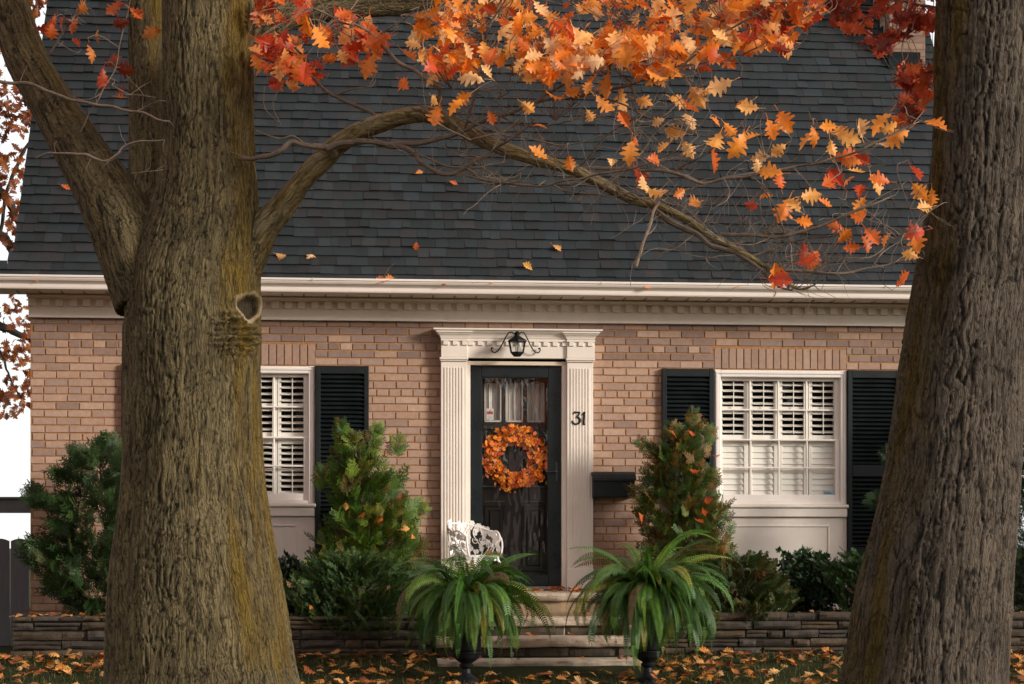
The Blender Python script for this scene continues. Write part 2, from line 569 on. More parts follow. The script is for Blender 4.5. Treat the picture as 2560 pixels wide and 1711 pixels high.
# gutter, soffit, frieze ----------------------------------------------
GX0, GX1 = RXL - .30, RXR + .30
zt = zp(1280, 702, Y_EAVE - .1); zb = Z_SOF
h = zt - zb
prof = [(.02, 0), (-.055, 0), (-.06, .012), (-.06, h * .36), (-.072, h * .46), (-.098, h * .60), (-.108, h * .74), (-.108, h * .80), (-.118, h * .84), (-.118, h * .97), (-.112, h), (-.10, h * .97), (-.10, h * .88), (.0, h * .86), (.02, h)]
mb = MB()
nx = 2
V = []
for X in (GX0, GX1):
    V += [(X, Y_EAVE + y, zb + z) for y, z in prof]
n = len(prof)
F = [(i, i + 1, n + i + 1, n + i) for i in range(n - 1)]
F += [tuple(range(n)), tuple(range(2 * n - 1, n - 1, -1))]
mb.add(V, F)
gut = mb.build('gutter', GUTTER, house)
for px in (300, 782, 1500, 2205):                       # seams between the gutter lengths
    X = fx(px, Y_EAVE)
    mb = MB(); mb.box(X - .006, X + .006, Y_EAVE - .121, Y_EAVE - .10, zb + h * .80, zb + h * 1.01, (.8, .75, .7))
    mb.build('gutter_joint', GUTTER, gut)
mb = MB()
mb.box(GX0 + .02, GX1 - .02, Y_EAVE + .02, -.002, zb + .004, zb + .02)
sof = mb.build('soffit', TRIM, house)
X = GX0 + .15
while X < GX1:                                       # dark slots of the vented soffit
    mb = MB(); mb.box(X, X + .008, Y_EAVE + .12, -.12, zb - .0005, zb + .003, (.9, .8, .7))
    mb.build('soffit_slot', BLACK, sof)
    X += .198
mb = MB()
FX0 = XL - .012; FX1 = XR + .012
mb.box(FX0, FX1, -.034, .2, Z_FR0, Z_SOF + .002, b=.003)
fr = mb.build('frieze', TRIM, house)
mb = MB()
zd0, zd1 = zp(1280, 780), zp(1280, 762)
mb.box(FX0 - .004, FX1 + .004, -.075, -.0345, zd1, Z_SOF, b=.004)
mb.box(FX0 - .01, FX1 + .01, -.115, -.0755, zp(1280, 759), Z_SOF - .001, b=.012)
X = FX0
while X < FX1 - .05:
    mb.box(X, X + .068, -.066, -.0345, zd0, zd1 - .0008, b=.003)
    X += .1225
mb.box(FX0 - .002, FX1 + .002, -.048, -.0345, Z_FR0 - .006, Z_FR0 + .016, b=.004)
mb.build('dentil_molding', TRIM, fr)

# windows -----------------------------------------------------------
Z_SILL = zp(1950, 1262)


def louver_grid(mb, x0, x1, z0, z1, y, pitch, th, dep, ang, tint=(1, 1, 1)):
    n = max(1, int((z1 - z0) / pitch))
    p = (z1 - z0) / n
    ca, sa = math.cos(-ang), math.sin(-ang)
    for i in range(n):
        zc = z0 + (i + .5) * p
        V = []
        for X in (x0, x1):
            for (u, w) in ((-dep / 2, -th / 2), (dep / 2, -th / 2), (dep / 2, th / 2), (-dep / 2, th / 2)):
                V.append((X, y + u * ca + w * sa, zc - u * sa + w * ca))
        mb.add(V, [(0, 1, 5, 4), (1, 2, 6, 5), (2, 3, 7, 6), (3, 0, 4, 7), (0, 3, 2, 1), (4, 5, 6, 7)], tint)


def window(x0, x1, lower_closed, sticker):
    zt_, zbt = Z_WH, Z_SILL
    mb = MB()
    w = .062
    mb.box(x0 + .004, x0 + w, -.012, .16, zbt, zt_, b=.006)
    mb.box(x1 - w, x1 - .004, -.012, .16, zbt, zt_, b=.006)
    mb.box(x0 + w, x1 - w, -.012, .16, zt_ - .068, zt_ - .002, b=.006)
    mb.box(x0 + w, x1 - w, -.006, .16, zbt, zbt + .03, b=.004)
    mb.box(x0 + .018, x0 + .034, -.02, -.0125, zbt + .01, zt_ - .02, (.97, .97, .97))
    mb.box(x1 - .034, x1 - .018, -.02, -.0125, zbt + .01, zt_ - .02, (.97, .97, .97))
    mb.box(x0 + .034, x1 - .034, -.02, -.0125, zt_ - .036, zt_ - .02, (.97, .97, .97))
    win = mb.build('window', WHITE, house)
    a, b = x0 + w, x1 - w
    zb_, zt2 = zbt + .03, zt_ - .068
    zm = zp(1950, 1101)
    for up in (1, 0):
        y = .022 if up else .052
        y = .045 if up else .018
        z0, z1 = (zm - .014, zt2) if up else (zb_, zm + .012)
        st = .046 if up else .046
        mb = MB()
        bt = .028 if up else .065
        tp = .05 if up else .028
        mb.box(a, a + st * .5, y, y + .035, z0, z1, b=.004); mb.box(b - st, b, y, y + .035, z0, z1, b=.004)
        mb.box(a + st * .5, b - st, y + .001, y + .034, z0, z0 + bt, b=.004); mb.box(a + st * .5, b - st, y + .001, y + .034, z1 - tp * .6, z1, b=.004)
        ga, gb, gz0, gz1 = a + st * .5, b - st, z0 + bt, z1 - tp * .6
        for i in (1, 2, 3):
            X = ga + (gb - ga) * i / 4
            mb.box(X - .008, X + .008, y + .004, y + .028, gz0, gz1, b=.004)
        Z = (gz0 + gz1) / 2
        mb.box(ga, gb, y + .0035, y + .0285, Z - .008, Z + .008, b=.004)
        sh = mb.build('sash', WHITE, win)
        mb = MB()
        mb.add([(ga - .005, y + .018, gz0 - .005), (gb + .005, y + .018, gz0 - .005), (gb + .005, y + .018, gz1 + .005), (ga - .005, y + .018, gz1 + .005)], [(0, 1, 2, 3)])
        mb.build('pane', GLASS, win)
    # plantation shutters indoors, four leaves, two tiers
    ga, gb = a + .0, b - .0
    lw = (gb - ga) / 4
    for tier in (0, 1):
        z0, z1 = (zm + .004, zt2 + .02) if tier else (zb_ + .0, zm - .004)
        mb = MB()
        for i in range(4):
            u0, u1 = ga + i * lw + .003, ga + (i + 1) * lw - .003
            mb.box(u0, u0 + .034, .088, .113, z0, z1, b=.003); mb.box(u1 - .042, u1, .088, .113, z0, z1, b=.003)
            mb.box(u0 + .034, u1 - .042, .089, .112, z1 - .05, z1, b=.003); mb.box(u0 + .034, u1 - .042, .089, .112, z0, z0 + .05, b=.003)
            zmid = (z0 + z1) / 2
            mb.box(u0 + .034, u1 - .042, .089, .112, zmid - .014, zmid + .014, b=.003)
            closed = lower_closed and tier == 0
            for (q0, q1) in ((z0 + .052, zmid - .015), (zmid + .015, z1 - .052)):
                louver_grid(mb, u0 + .035, u1 - .043, q0, q1, .101, .049, .007, .058, D2R(78 if closed else 20))
            um = (u0 + .034 + u1 - .042) / 2
            if not closed: mb.box(um - .004, um + .004, .066, .072, z0 + .06, z1 - .06)
        mb.build('interior_shutter', SHUTW, win)
    # sill and lower panel
    mb = MB()
    zs1, zs0 = zp(1950, 1262), zp(1950, 1293)
    mb.box(x0 - .006, x1 + .006, -.055, .16, zs1 - .032, zs1 - .001, b=.008)
    mb.box(x0 + .001, x1 - .001, -.036, .16, zs0, zs1 - .033, b=.006)
    mb.build('sill', TRIM, win)
    mb = MB()
    mb.box(x0 + .003, x1 - .003, -.004, .16, Z_BED - .1, zs0 - .001, b=.002)
    e0, e1, ez1, ez0 = x0 + .15, x1 - .17, zp(1950, 1318), Z_BED + .02
    for (p0, p1, q0, q1) in ((e0, e1, ez1, ez1 + .02), (e0, e0 + .02, ez0, ez1 - .0005), (e1 - .02, e1, ez0, ez1 - .0005)):
        mb.box(p0, p1, -.013, -.0045, q0, q1, b=.005)
    mb.box(x0 + .004, x0 + .03, -.014, -.0042, Z_BED, zs0 - .002, b=.003); mb.box(x1 - .03, x1 - .004, -.014, -.0042, Z_BED, zs0 - .002, b=.003)
    mb.build('apron_panel', TRIM, win)
    if sticker:
        mb = MB()
        sx0, sx1 = fx(2060), fx(2087)
        sz0, sz1 = zp(2070, 1241), zp(2070, 1227)
        mb.box(sx0, sx1, .0335, .0345, sz0, sz1, (.28, .42, .50))
        for i in range(3):
            zz = sz0 + (i + 1) * (sz1 - sz0) / 4
            mb.box(sx0 + .008, sx1 - .008 - i * .012, .0325, .0332, zz - .003, zz + .003, (.05, .10, .17))
        mb.build('sticker', PLAIN, win)
    return win


SHUTW = paint('plantation_white', (.90, .83, .76), .4, 4, .03, .02, 30)
PLAIN = paint('printed_paper', (1, 1, 1), .6, 4, .03, .01, 20)
window(WL[0], WL[1], False, False)
window(WR[0], WR[1], True, True)

# black louvred shutters beside the windows ------------------------------
Z_SHT = zp(1950, 925); Z_SHB = zp(1950, 1392)


def shutter(px0, px1):
    x0, x1 = fx(px0, -.03), fx(px1, -.03)
    st = .044
    mb = MB()
    y0, y1 = -.046, -.004
    mb.box(x0, x0 + st, y0, y1, Z_SHB, Z_SHT, b=.004); mb.box(x1 - st, x1, y0, y1, Z_SHB, Z_SHT, b=.004)
    zr0, zr1 = zp(1950, 1192), zp(1950, 1162)
    for q0, q1 in ((Z_SHT - .075, Z_SHT - .001), (zr0, zr1), (Z_SHB + .001, Z_SHB + .09)):
        mb.box(x0 + st, x1 - st, y0 + .001, y1 - .001, q0, q1, b=.004)
    o = mb.build('shutter', BLACK, house)
    mb = MB()
    for q0, q1 in ((zr1 + .004, Z_SHT - .08), (Z_SHB + .094, zr0 - .004)):
        louver_grid(mb, x0 + st - .004, x1 - st + .004, q0, q1, -.026, .040, .008, .050, D2R(42))
    mb.build('louvers', BLACK, o)
    mb = MB()
    mb.box(x0 + .01, x1 - .01, -.0065, -.0045, Z_SHB + .05, Z_SHT - .05)
    mb.build('backing', BLACK, o)


for pr in ((304, 436), (789, 922), (1655, 1784), (2119, 2250)): shutter(*pr)

# door surround ------------------------------------------------------
PX = lambda p: fx(p, -.06)
ZPb = zp(1420, 1481)
mb = MB()
zc0, zc1 = zp(1290, 903), zp(1290, 826)
# entablature board
mb.box(PX(1103), PX(1484), -.075, .0, zp(1290, 898), zp(1290, 850), b=.003)
for (p0, p1) in ((1102, 1168), (1416, 1485)):
    mb.box(PX(p0), PX(p1), -.098, -.0755, zp(1290, 897), zp(1290, 851), b=.003)
# casing round the door
for (p0, p1) in ((1166, 1176), (1405, 1417)):
    mb.box(PX(p0), PX(p1), -.05, .10, ZPb, zp(1290, 905), b=.004)
mb.box(PX(1169), PX(1416), -.052, .10, zp(1290, 915), zp(1290, 905.5), (.86, .80, .68), b=.004)
sur = mb.build('door_surround', TRIM, house)


def crown(mb, x0, x1, y_in, z0, z1, out):
    st = [(0, 0), (.12, .10), (.16, .22), (.32, .42), (.60, .60), (.72, .70), (.72, .80), (1.0, .84), (1.0, 1.0)]
    hh = z1 - z0
    for (d0, q0), (d1, q1) in zip(st, st[1:]):
        ya, yb = y_in - out * d0, y_in - out * d1
        xa0, xa1, xb0, xb1 = x0 - out * d0, x1 + out * d0, x0 - out * d1, x1 + out * d1
        za, zb2 = z0 + hh * q0, z0 + hh * q1
        V = [(xa0, ya, za), (xa1, ya, za), (xb1, yb, zb2), (xb0, yb, zb2), (xa0, 0, za), (xa1, 0, za), (xb1, 0, zb2), (xb0, 0, zb2)]
        mb.add(V, [(0, 1, 2, 3), (4, 0, 3, 7), (1, 5, 6, 2)])
    V = [(x0 - out, y_in - out, z1), (x1 + out, y_in - out, z1), (x1 + out, 0, z1), (x0 - out, 0, z1)]
    mb.add(V, [(0, 1, 2, 3)])


mb = MB()
crown(mb, PX(1103), PX(1484), -.0752, zp(1290, 850), zp(1290, 826), .075)
crown(mb, PX(1102), PX(1168), -.0985, zp(1290, 850.5), zp(1290, 833), .045)
crown(mb, PX(1416), PX(1485), -.0985, zp(1290, 850.5), zp(1290, 833), .045)
mb.build('cornice', TRIM, sur)
mb = MB()
X = PX(1108)
zq0, zq1 = zp(1290, 867), zp(1290, 857)
mb.box(PX(1169), PX(1415), -.09, -.0755, zq1, zp(1290, 851), b=.002)
X = PX(1170)
while X < PX(1410):
    mb.box(X, X + .048, -.0895, -.0755, zq0, zq1 - .0005, b=.002); X += .088
for p0, p1 in ((1102, 1168), (1416, 1485)):
    mb.box(PX(p0) - .003, PX(p1) + .003, -.113, -.0985, zq1, zp(1290, 851.5), b=.002)
    X = PX(p0) + .02
    while X < PX(p1) - .04:
        mb.box(X, X + .048, -.1125, -.0985, zq0, zq1 - .0005, b=.002); X += .088
mb.build('dentils', TRIM, sur)
for p0, p1 in ((1102, 1166), (1417, 1482)):
    mb = MB()
    a, b = PX(p0), PX(p1)
    mb.box(a, b, -.082, .0, ZPb + .001, zp(1290, 903), b=.003)
    # flutes: raised fillets between grooves
    n = 7; fw = (b - a - .05) / n
    z0, z1 = zp(1290, 1418), zp(1290, 922)
    for i in range(n):
        c = a + .025 + i * fw
        mb.box(c + fw * .16, c + fw * .84, -.0885, -.0825, z0, z1, b=.003)
    mb.box(a - .004, b + .004, -.1, -.0825, ZPb + .0015, zp(1290, 1422), b=.004)
    # capital
    mb.box(a - .014, b + .014, -.108, -.0825, zp(1290, 903.5), zp(1290, 897.5), b=.006)
    mb.box(a - .007, b + .007, -.098, -.0825, zp(1290, 907), zp(1290, 903.8), b=.004)
    mb.build('pilaster', TRIM, sur)

# storm door -----------------------------------------------------------
SX = lambda p: fx(p, .02)
d0, d1 = SX(1175), SX(1406)
zt_, zb_ = fz(1290, 916, .02), fz(1290, 1466, .02)
g0, g1 = SX(1203), SX(1371)
gz1, gz0 = fz(1290, 944, .02), fz(1290, 1441, .02)
mb = MB()
mb.box(d0, g0, .0, .04, zb_, zt_, b=.004); mb.box(g1, d1, .0, .04, zb_, zt_, b=.004)
mb.box(g0, g1, .001, .039, gz1, zt_ - .0005, b=.004); mb.box(g0, g1, .001, .039, zb_ + .0005, gz0, b=.004)
for p0, p1, q0, q1 in ((g0, g0 + .008, gz0, gz1), (g1 - .008, g1, gz0, gz1), (g0 + .008, g1 - .008, gz1 - .008, gz1), (g0 + .008, g1 - .008, gz0, gz0 + .012)):
    mb.box(p0, p1, .006, .036, q0, q1, (1.6, 1.6, 1.6), b=.003)
mb.box(d0 + .02, d1 - .02, .0, .06, ZPb + .001, zb_ - .002, (25, 20, 17))
sd = mb.build('storm_door', DOORB, house)
mb = MB()
zmr = fz(1290, 1216, .02)
mb.box(g0 - .01, g1 + .01, .142, .165, zmr - .008, zmr + .008, (13, 11, 10), b=.003)
mb.build('ledge', DOORB, sd)
mb = MB()
mb.add([(g0, .02, gz0), (g1, .02, gz0), (g1, .02, gz1), (g0, .02, gz1)], [(0, 1, 2, 3)])
mb.build('pane', DGLASS, sd)
mb = MB()
hx = SX(1391); hz = fz(1290, 1180, .02)
mb.box(hx - .012, hx + .012, -.014, -.0005, hz - .09, hz + .09, (4, 4, 4), b=.005)
mb.tube([(hx, -.01, hz), (hx, -.045, hz), (hx - .02, -.055, hz), (hx - .11, -.055, hz - .004)], [.008, .008, .008, .007], 8, (2, 2, 2))
mb.build('handle', DOORB, sd)

# the wooden entry door behind the glass ----------------------------------
WY = .17
WX = lambda p: fx(p, WY)
wz = lambda y: fz(1290, y, WY)
mb = MB()
panes = [(1212, 1252), (1265, 1306), (1319, 1360)]
pz0, pz1 = wz(1055), wz(958)
ex = [WX(1176)] + [WX(v) for p in panes for v in p] + [WX(1408)]
for i in range(0, len(ex), 2): mb.box(ex[i], ex[i + 1], WY, WY + .045, pz0, pz1, b=.004)
mb.box(ex[0], ex[-1], WY + .001, WY + .044, pz1, wz(914), b=.003); mb.box(ex[0], ex[-1], WY + .001, WY + .044, wz(1470), pz0, b=.003)
mb.box(WX(1205), WX(1372), WY - .02, WY, wz(1075), wz(1062), (1.4, 1.3, 1.3), b=.006)
# raised panels
for (a, b, c, d) in ((1210, 1263, 1262, 1430), (1303, 1362, 1262, 1430)):
    for (p0, p1, q0, q1) in ((a, b, c, c + 6), (a, b, d - 6, d), (a, a + 6, c + 6, d - 6), (b - 6, b, c + 6, d - 6)):
        mb.box(WX(p0), WX(p1), WY - .012, WY + .0005, wz(q1), wz(q0), (.8, .9, .9), b=.006)
    mb.box(WX(a + 12), WX(b - 12), WY - .012, WY + .0005, wz(d - 14), wz(c + 14), (.8, .9, .9), b=.012)
mb.box(WX(1212), WX(1262), WY - .014, WY, wz(1255), wz(1253), (6, 5.5, 5)); mb.box(WX(1304), WX(1362), WY - .014, WY, wz(1255), wz(1253), (6, 5.5, 5))
mb.box(WX(1208), WX(1368), WY - .016, WY, wz(1091.5), wz(1090), (4, 3.5, 3.5))
fd = mb.build('front_door', DOORW, house)
for a, b in panes:
    mb = MB()
    xa, xb = WX(a), WX(b)
    n = 14
    V = []; F = []
    for i in range(n + 1):
        u = i / n
        yy = WY + .032 + .008 * math.sin(u * 17 + a) + .004 * math.sin(u * 41 + a)
        V += [(xa + (xb - xa) * u, yy, pz0), (xa + (xb - xa) * u, yy, pz1)]
    for i in range(n): F.append((2 * i, 2 * i + 2, 2 * i + 3, 2 * i + 1))
    mb.add(V, F)
    mb.box(xa - .004, xa + .007, WY - .006, WY + .001, pz0, pz1); mb.box(xb - .007, xb + .004, WY - .006, WY + .001, pz0, pz1)
    mb.box(xa, xb, WY - .006, WY + .001, pz0 - .004, pz0 + .012)
    mb.build('door_light', CURT, fd)
mb = MB()
nx0, nx1, nz0, nz1 = WX(1216), WX(1234), wz(1050), wz(1022)
mb.box(nx0, nx1, WY + .004, WY + .006, nz0, nz1, (.75, .68, .62))
nc, nw = (nx0 + nx1) / 2, (nx1 - nx0)
zc = nz0 + (nz1 - nz0) * .55
for dx, hh in ((-.28, .10), (0, .2), (.28, .10)):                 # small red three-lobed mark
    c = nc + dx * nw
    mb.add([(c - .13 * nw, WY + .0035, zc), (c + .13 * nw, WY + .0035, zc), (c + .16 * nw, WY + .0035, zc + hh * nw), (c, WY + .0035, zc + (hh + .28) * nw), (c - .16 * nw, WY + .0035, zc + hh * nw)], [(0, 1, 2, 3, 4)], (.45, .04, .04))
mb.box(nc - nw * .4, nc + nw * .4, WY + .0032, WY + .0036, zc - .10 * nw, zc - .02 * nw, (.45, .04, .04))
for i in range(3):
    zz = nz0 + nw * (.16 + .13 * i)
    mb.box(nc - nw * (.34 - .05 * i), nc + nw * (.34 - .08 * i), WY + .0032, WY + .0036, zz, zz + nw * .035, (.4, .38, .38))
mb.build('notice', PLAIN, fd)
c0 = np.array([WX(1366), WY, 0])
for py, r in ((1172, .017), (1208, .027), (1145, .012)):
    z = wz(py)
    P = [(c0[0], WY - .001, z), (c0[0], WY - .02, z), (c0[0], WY - .035, z), (c0[0], WY - .06, z)]
    mb = MB(); mb.tube(P, [r * 1.1, r * .7, r * 1.15, r * .8], 14)
    mb.build('door_knob' if r > .02 else 'deadbolt', BRASS, fd)

# ---------------------------------------------------------------- fittings on the front
# wall lantern
LC = on(1293, 862, -.24)
lz = lambda y: fz(1293, y, -.24)
lan = thing('wall_lantern', 'black wrought iron lantern with two scroll arms mounted above the front door', 'lantern', (LC[0], -.08, lz(890)))
cx, cy = LC[0], -.24
k = 18.5 / FPX


def frust(mb, z0, r0, z1, r1, n=6, tint=(1, 1, 1), bars=0):
    a = np.arange(n) * 2 * math.pi / n + math.pi / n
    b0 = np.stack([cx + r0 * np.cos(a), cy + r0 * np.sin(a), np.full(n, z0)], 1)
    b1 = np.stack([cx + r1 * np.cos(a), cy + r1 * np.sin(a), np.full(n, z1)], 1)
    if bars:
        for i in range(n): mb.tube([b0[i], b1[i]], bars, 5, tint)
        for ring in (b0, b1):
            for i in range(n): mb.tube([ring[i], ring[(i + 1) % n]], bars, 5, tint)
    else:
        V = np.concatenate([b0, b1])
        F = [(i, (i + 1) % n, n + (i + 1) % n, n + i) for i in range(n)] + [tuple(range(n))[::-1], tuple(range(n, 2 * n))]
        mb.add(V, F, tint)


mb = MB()
frust(mb, lz(852), 26 * k, lz(841), 8 * k)
frust(mb, lz(854.5), 27 * k, lz(852), 26.5 * k)
frust(mb, lz(841), 6 * k, lz(834), 8 * k); frust(mb, lz(834), 8 * k, lz(829), 4 * k)
frust(mb, lz(892), 9 * k, lz(884), 17 * k); frust(mb, lz(884), 17 * k, lz(881.5), 17.5 * k)
frust(mb, lz(882), 17 * k, lz(854), 23 * k, bars=.0055)
mb.tube([(cx, cy, lz(836)), (cx, -.16, lz(832)), (cx, -.076, lz(838))], .011, 8)
body = mb.build('lantern_body', IRON, lan)
mb = MB(); frust(mb, lz(882), 16.4 * k, lz(854), 22.4 * k)
mb.build('glass', LGLASS, body)
mb = MB(); mb.lathe([(.0, 0), (.017, 0), (.017, .03), (.014, .05), (.012, .09), (.004, .105), (.0, .106)], (cx, cy, lz(881)), 12, (.9, .88, .82))
mb.build('bulb', PLAIN, body)
for sg in (-1, 1):
    mb = MB()
    pts = [(3, 840), (6, 833), (12, 829), (18, 829), (23, 835), (30, 848), (38, 864), (45, 874), (52, 879), (58, 878), (62, 872), (61, 867), (57, 868)]
    P = [(cx + sg * a * k, cy + .05 + .09 * (a / 62), lz(b)) for a, b in pts]
    t = np.linspace(0, len(P) - 1, 50); P = np.array(P)
    Q = np.stack([np.interp(t, range(len(P)), P[:, j]) for j in range(3)], 1)
    mb.tube(Q, [.0062] * 44 + [.007] * 6, 7)
    mb.build('scroll_arm', IRON, lan)

# house number 31
NC = on(1447, 1046, -.095)
num = thing('house_number', 'black metal house number 31 on the white pilaster right of the door', 'house number', (NC[0], -.0935, NC[2]))
u = 18.6 / FPX
NZ = lambda y: fz(1447, y, -.095)
NX = lambda p: fx(p, -.095)


def ribbon(mb, pts, y0=-.0945, y1=-.0884):
    """stroke with its own width at each point: (px, py, half width in px)"""
    P = np.array(pts, float)
    t = np.linspace(0, len(P) - 1, (len(P) - 1) * 6 + 1)
    # smooth
    Q = np.stack([np.interp(t, range(len(P)), P[:, j]) for j in range(3)], 1)
    for _ in range(3):
        Q[1:-1] = .25 * Q[:-2] + .5 * Q[1:-1] + .25 * Q[2:]
    d = np.gradient(Q[:, :2], axis=0); d /= np.linalg.norm(d, axis=1)[:, None]
    nrm = np.stack([-d[:, 1], d[:, 0]], 1)
    L = Q[:, :2] + nrm * Q[:, 2:3]; R = Q[:, :2] - nrm * Q[:, 2:3]
    n = len(Q)
    V = [(NX(a), y0, NZ(b)) for a, b in L] + [(NX(a), y0, NZ(b)) for a, b in R] + [(NX(a), y1, NZ(b)) for a, b in L] + [(NX(a), y1, NZ(b)) for a, b in R]
    F = []
    for i in range(n - 1):
        F += [(i, i + 1, n + i + 1, n + i), (i, 2 * n + i, 2 * n + i + 1, i + 1), (n + i, n + i + 1, 3 * n + i + 1, 3 * n + i)]
    F += [(0, n, 3 * n, 2 * n), (n - 1, 3 * n - 1, 4 * n - 1, 2 * n - 1)]
    mb.add(V, F)


mb = MB(); ribbon(mb, [(1434, 1036, 1.6), (1436, 1030.5, 2), (1440, 1031.5, 2.1), (1448, 1031, 1.8), (1450, 1032, 1.6), (1446, 1038, 1.5), (1441, 1043, 1.6), (1446, 1044, 2), (1450, 1048, 2.6), (1450.5, 1053, 2.8), (1447, 1059, 2.4), (1441, 1061, 2), (1435, 1060, 2.1), (1431.5, 1055, 2.4), (1432, 1052, 1.8)])
mb.build('digit', IRON, num)
mb = MB(); ribbon(mb, [(1455, 1038, 1.2), (1459, 1033.5, 1.8), (1462, 1030, 1.6), (1460.8, 1036, 2.1), (1459.6, 1048, 2.2), (1458.6, 1058, 2.3), (1459.5, 1061.5, 2.0), (1463, 1060.5, 1.4)])
mb.build('digit', IRON, num)

# mailbox
MY = -.17
m0, m1 = fx(1481, MY), fx(1590, MY)
mz = lambda y: fz(1530, y, MY)
mail = thing('mailbox', 'black horizontal wall mailbox with a curved lid right of the door', 'mailbox', (m0, -.01, mz(1244)))
mb = MB()
mb.box(m0 + .008, m1 - .008, MY, -.004, mz(1244), mz(1196), b=.008)
mb.build('mailbox_body', BLACK, mail)
mb = MB()
pr = [(-.004, 1178), (-.05, 1178.5), (-.11, 1181), (-.16, 1187), (-.188, 1196), (-.190, 1202), (-.184, 1202), (-.18, 1197)]
V = [(X, y, mz(p)) for X in (m0, m1) for y, p in pr]; n = len(pr)
mb.add(V, [(i, i + 1, n + i + 1, n + i) for i in range(n - 1)] + [tuple(range(n)), tuple(range(2 * n - 1, n - 1, -1))], (1.3, 1.3, 1.3))
mb.build('lid', BLACK, mail)

# ================================================================== templates
def oak_leaf(curl=0.0, fold=.22, seed=0):
    """pointed-lobed oak leaf, length 1 along x, lying in xy; fold along the midrib"""
    r = random.Random(seed)
    half = [(-.0, .016), (.08, .05), (.14, .15), (.19, .185), (.24, .12), (.275, .11), (.34, .27), (.40, .32), (.435, .25), (.455, .14), (.50, .24), (.57, .41), (.64, .385), (.645, .25), (.665, .15),
            (.74, .27), (.82, .255), (.825, .14), (1.0, .03)]
    V = []; F = []
    for sgn in (1, -1):
        o = []
        for x, y in half:
            o.append((x + r.uniform(-.015, .015), y * r.uniform(.88, 1.12)))
        m = [.0, .06, .11, .15, .20, .26, .30, .34, .39, .43, .47, .51, .55, .59, .64, .69, .74, .80, .98]
        b = len(V)
        for (x, y), mx in zip(o, m):
            for (X, Yy) in ((mx, 0), (x, y * sgn)):
                V.append((X, Yy, abs(Yy) * fold + curl * (X - .4) ** 2 + .06 * math.sin(9 * X + seed) * Yy))
        for i in range(len(half) - 1):
            q = (b + 2 * i, b + 2 * i + 1, b + 2 * i + 3, b + 2 * i + 2)
            F.append(q if sgn < 0 else q[::-1])
    # stalk
    b = len(V)
    V += [(-.28, -.01, .06), (-.28, .01, .06), (.0, .012, 0), (.0, -.012, 0)]
    F.append((b, b + 1, b + 2, b + 3))
    return np.array(V), [np.array(F)]


LEAVES = [oak_leaf(c, f, i) for i, (c, f) in enumerate([(-.3, .25), (.25, .35), (-.7, .1), (.1, .6), (-.9, -.35), (.5, -.25)])]


def kites(items):
    """items: (base xyz, direction xyz, side xyz, length, width)"""
    V = []; F = []
    for b, d, s, L, w in items:
        b, d, s = map(np.array, (b, d, s))
        k = len(V)
        V += [b, b + d * L * .45 + s * w, b + d * L, b + d * L * .45 - s * w]
        F.append((k, k + 1, k + 2, k + 3))
    return np.array(V, float), [np.array(F)]


def cedar_spray(seed):
    r = random.Random(seed); it = []
    z = (0, 0, 1)
    def twig(b, ang, L, depth, zz):
        d = np.array([math.cos(ang), math.sin(ang), zz]); s = np.array([-math.sin(ang), math.cos(ang), 0])
        it.append((b, d, s, L, .024 if depth else .034))
        n = 6 if depth == 0 else 4
        for i in range(n):
            u = (i + .8) / (n + .4)
            for sg in (1, -1):
                p = np.array(b) + d * L * u
                l2 = L * (.52 if depth == 0 else .38) * (1 - u * .62) * r.uniform(.8, 1.2)
                a2 = ang + sg * D2R(r.uniform(34, 50))
                if depth == 0: twig(p, a2, l2, 1, zz + r.uniform(-.12, .12))
                else:
                    dd = np.array([math.cos(a2), math.sin(a2), zz - .1]); s2 = np.array([-math.sin(a2), math.cos(a2), 0])
                    it.append((p, dd, s2, l2, .024))
    twig((0, 0, 0), 0, 1.0, 0, 0)
    V, F = kites(it)
    V[:, 2] -= .18 * V[:, 0] ** 2
    return V, F


def yew_spray(seed):
    r = random.Random(seed); it = []
    for i in range(15):
        u = (i + .5) / 15
        for sg in (1, -1):
            a = sg * D2R(r.uniform(45, 75))
            it.append(((u, 0, 0), (math.cos(a), math.sin(a), r.uniform(-.15, .45)), (-math.sin(a), math.cos(a), 0), .24 * (1 - .5 * u) * r.uniform(.8, 1.2), .032))
    for k in range(5):
        a = D2R(r.uniform(-25, 25))
        it.append(((.85, 0, 0), (math.cos(a), math.sin(a), r.uniform(-.2, .4)), (-math.sin(a), math.cos(a), 0), .2, .022))
    it.append(((0, 0, 0), (1, 0, 0), (0, 1, 0), 1.0, .012))
    V, F = kites(it)
    V[:, 2] += .15 * V[:, 0] ** 2
    return V, F


def broad_spray(seed):
    r = random.Random(seed); it = []
    for i in range(7):
        a = r.uniform(0, 6.28); e = r.uniform(.1, 1.0)
        d = (math.cos(a) * math.cos(e), math.sin(a) * math.cos(e), math.sin(e))
        s = np.cross(d, (0, 0, 1)); s /= np.linalg.norm(s)
        it.append(((0, 0, 0), d, s, r.uniform(.7, 1.1), .2))
    return kites(it)


CEDAR = [cedar_spray(i) for i in range(4)]
YEW = [yew_spray(i) for i in range(4)]
BROAD = [broad_spray(i) for i in range(4)]


def frames(dirs, nrm):
    """rotation matrices whose columns are x = dirs, z ~ nrm"""
    x = dirs / (np.linalg.norm(dirs, axis=1)[:, None] + 1e-9)
    y = np.cross(nrm, x); y /= (np.linalg.norm(y, axis=1)[:, None] + 1e-9)
    z = np.cross(x, y)
    return np.stack([x, y, z], 2)


def scatter(mb, temps, pos, dirs, nrm, size, tint):
    M = frames(dirs, nrm) * size[:, None, None]
    w = RNG.integers(0, len(temps), len(pos))
    for i, (TV, TF) in enumerate(temps):
        q = w == i
        if q.any(): mb.inst(TV, TF, M[q], pos[q], tint[q])


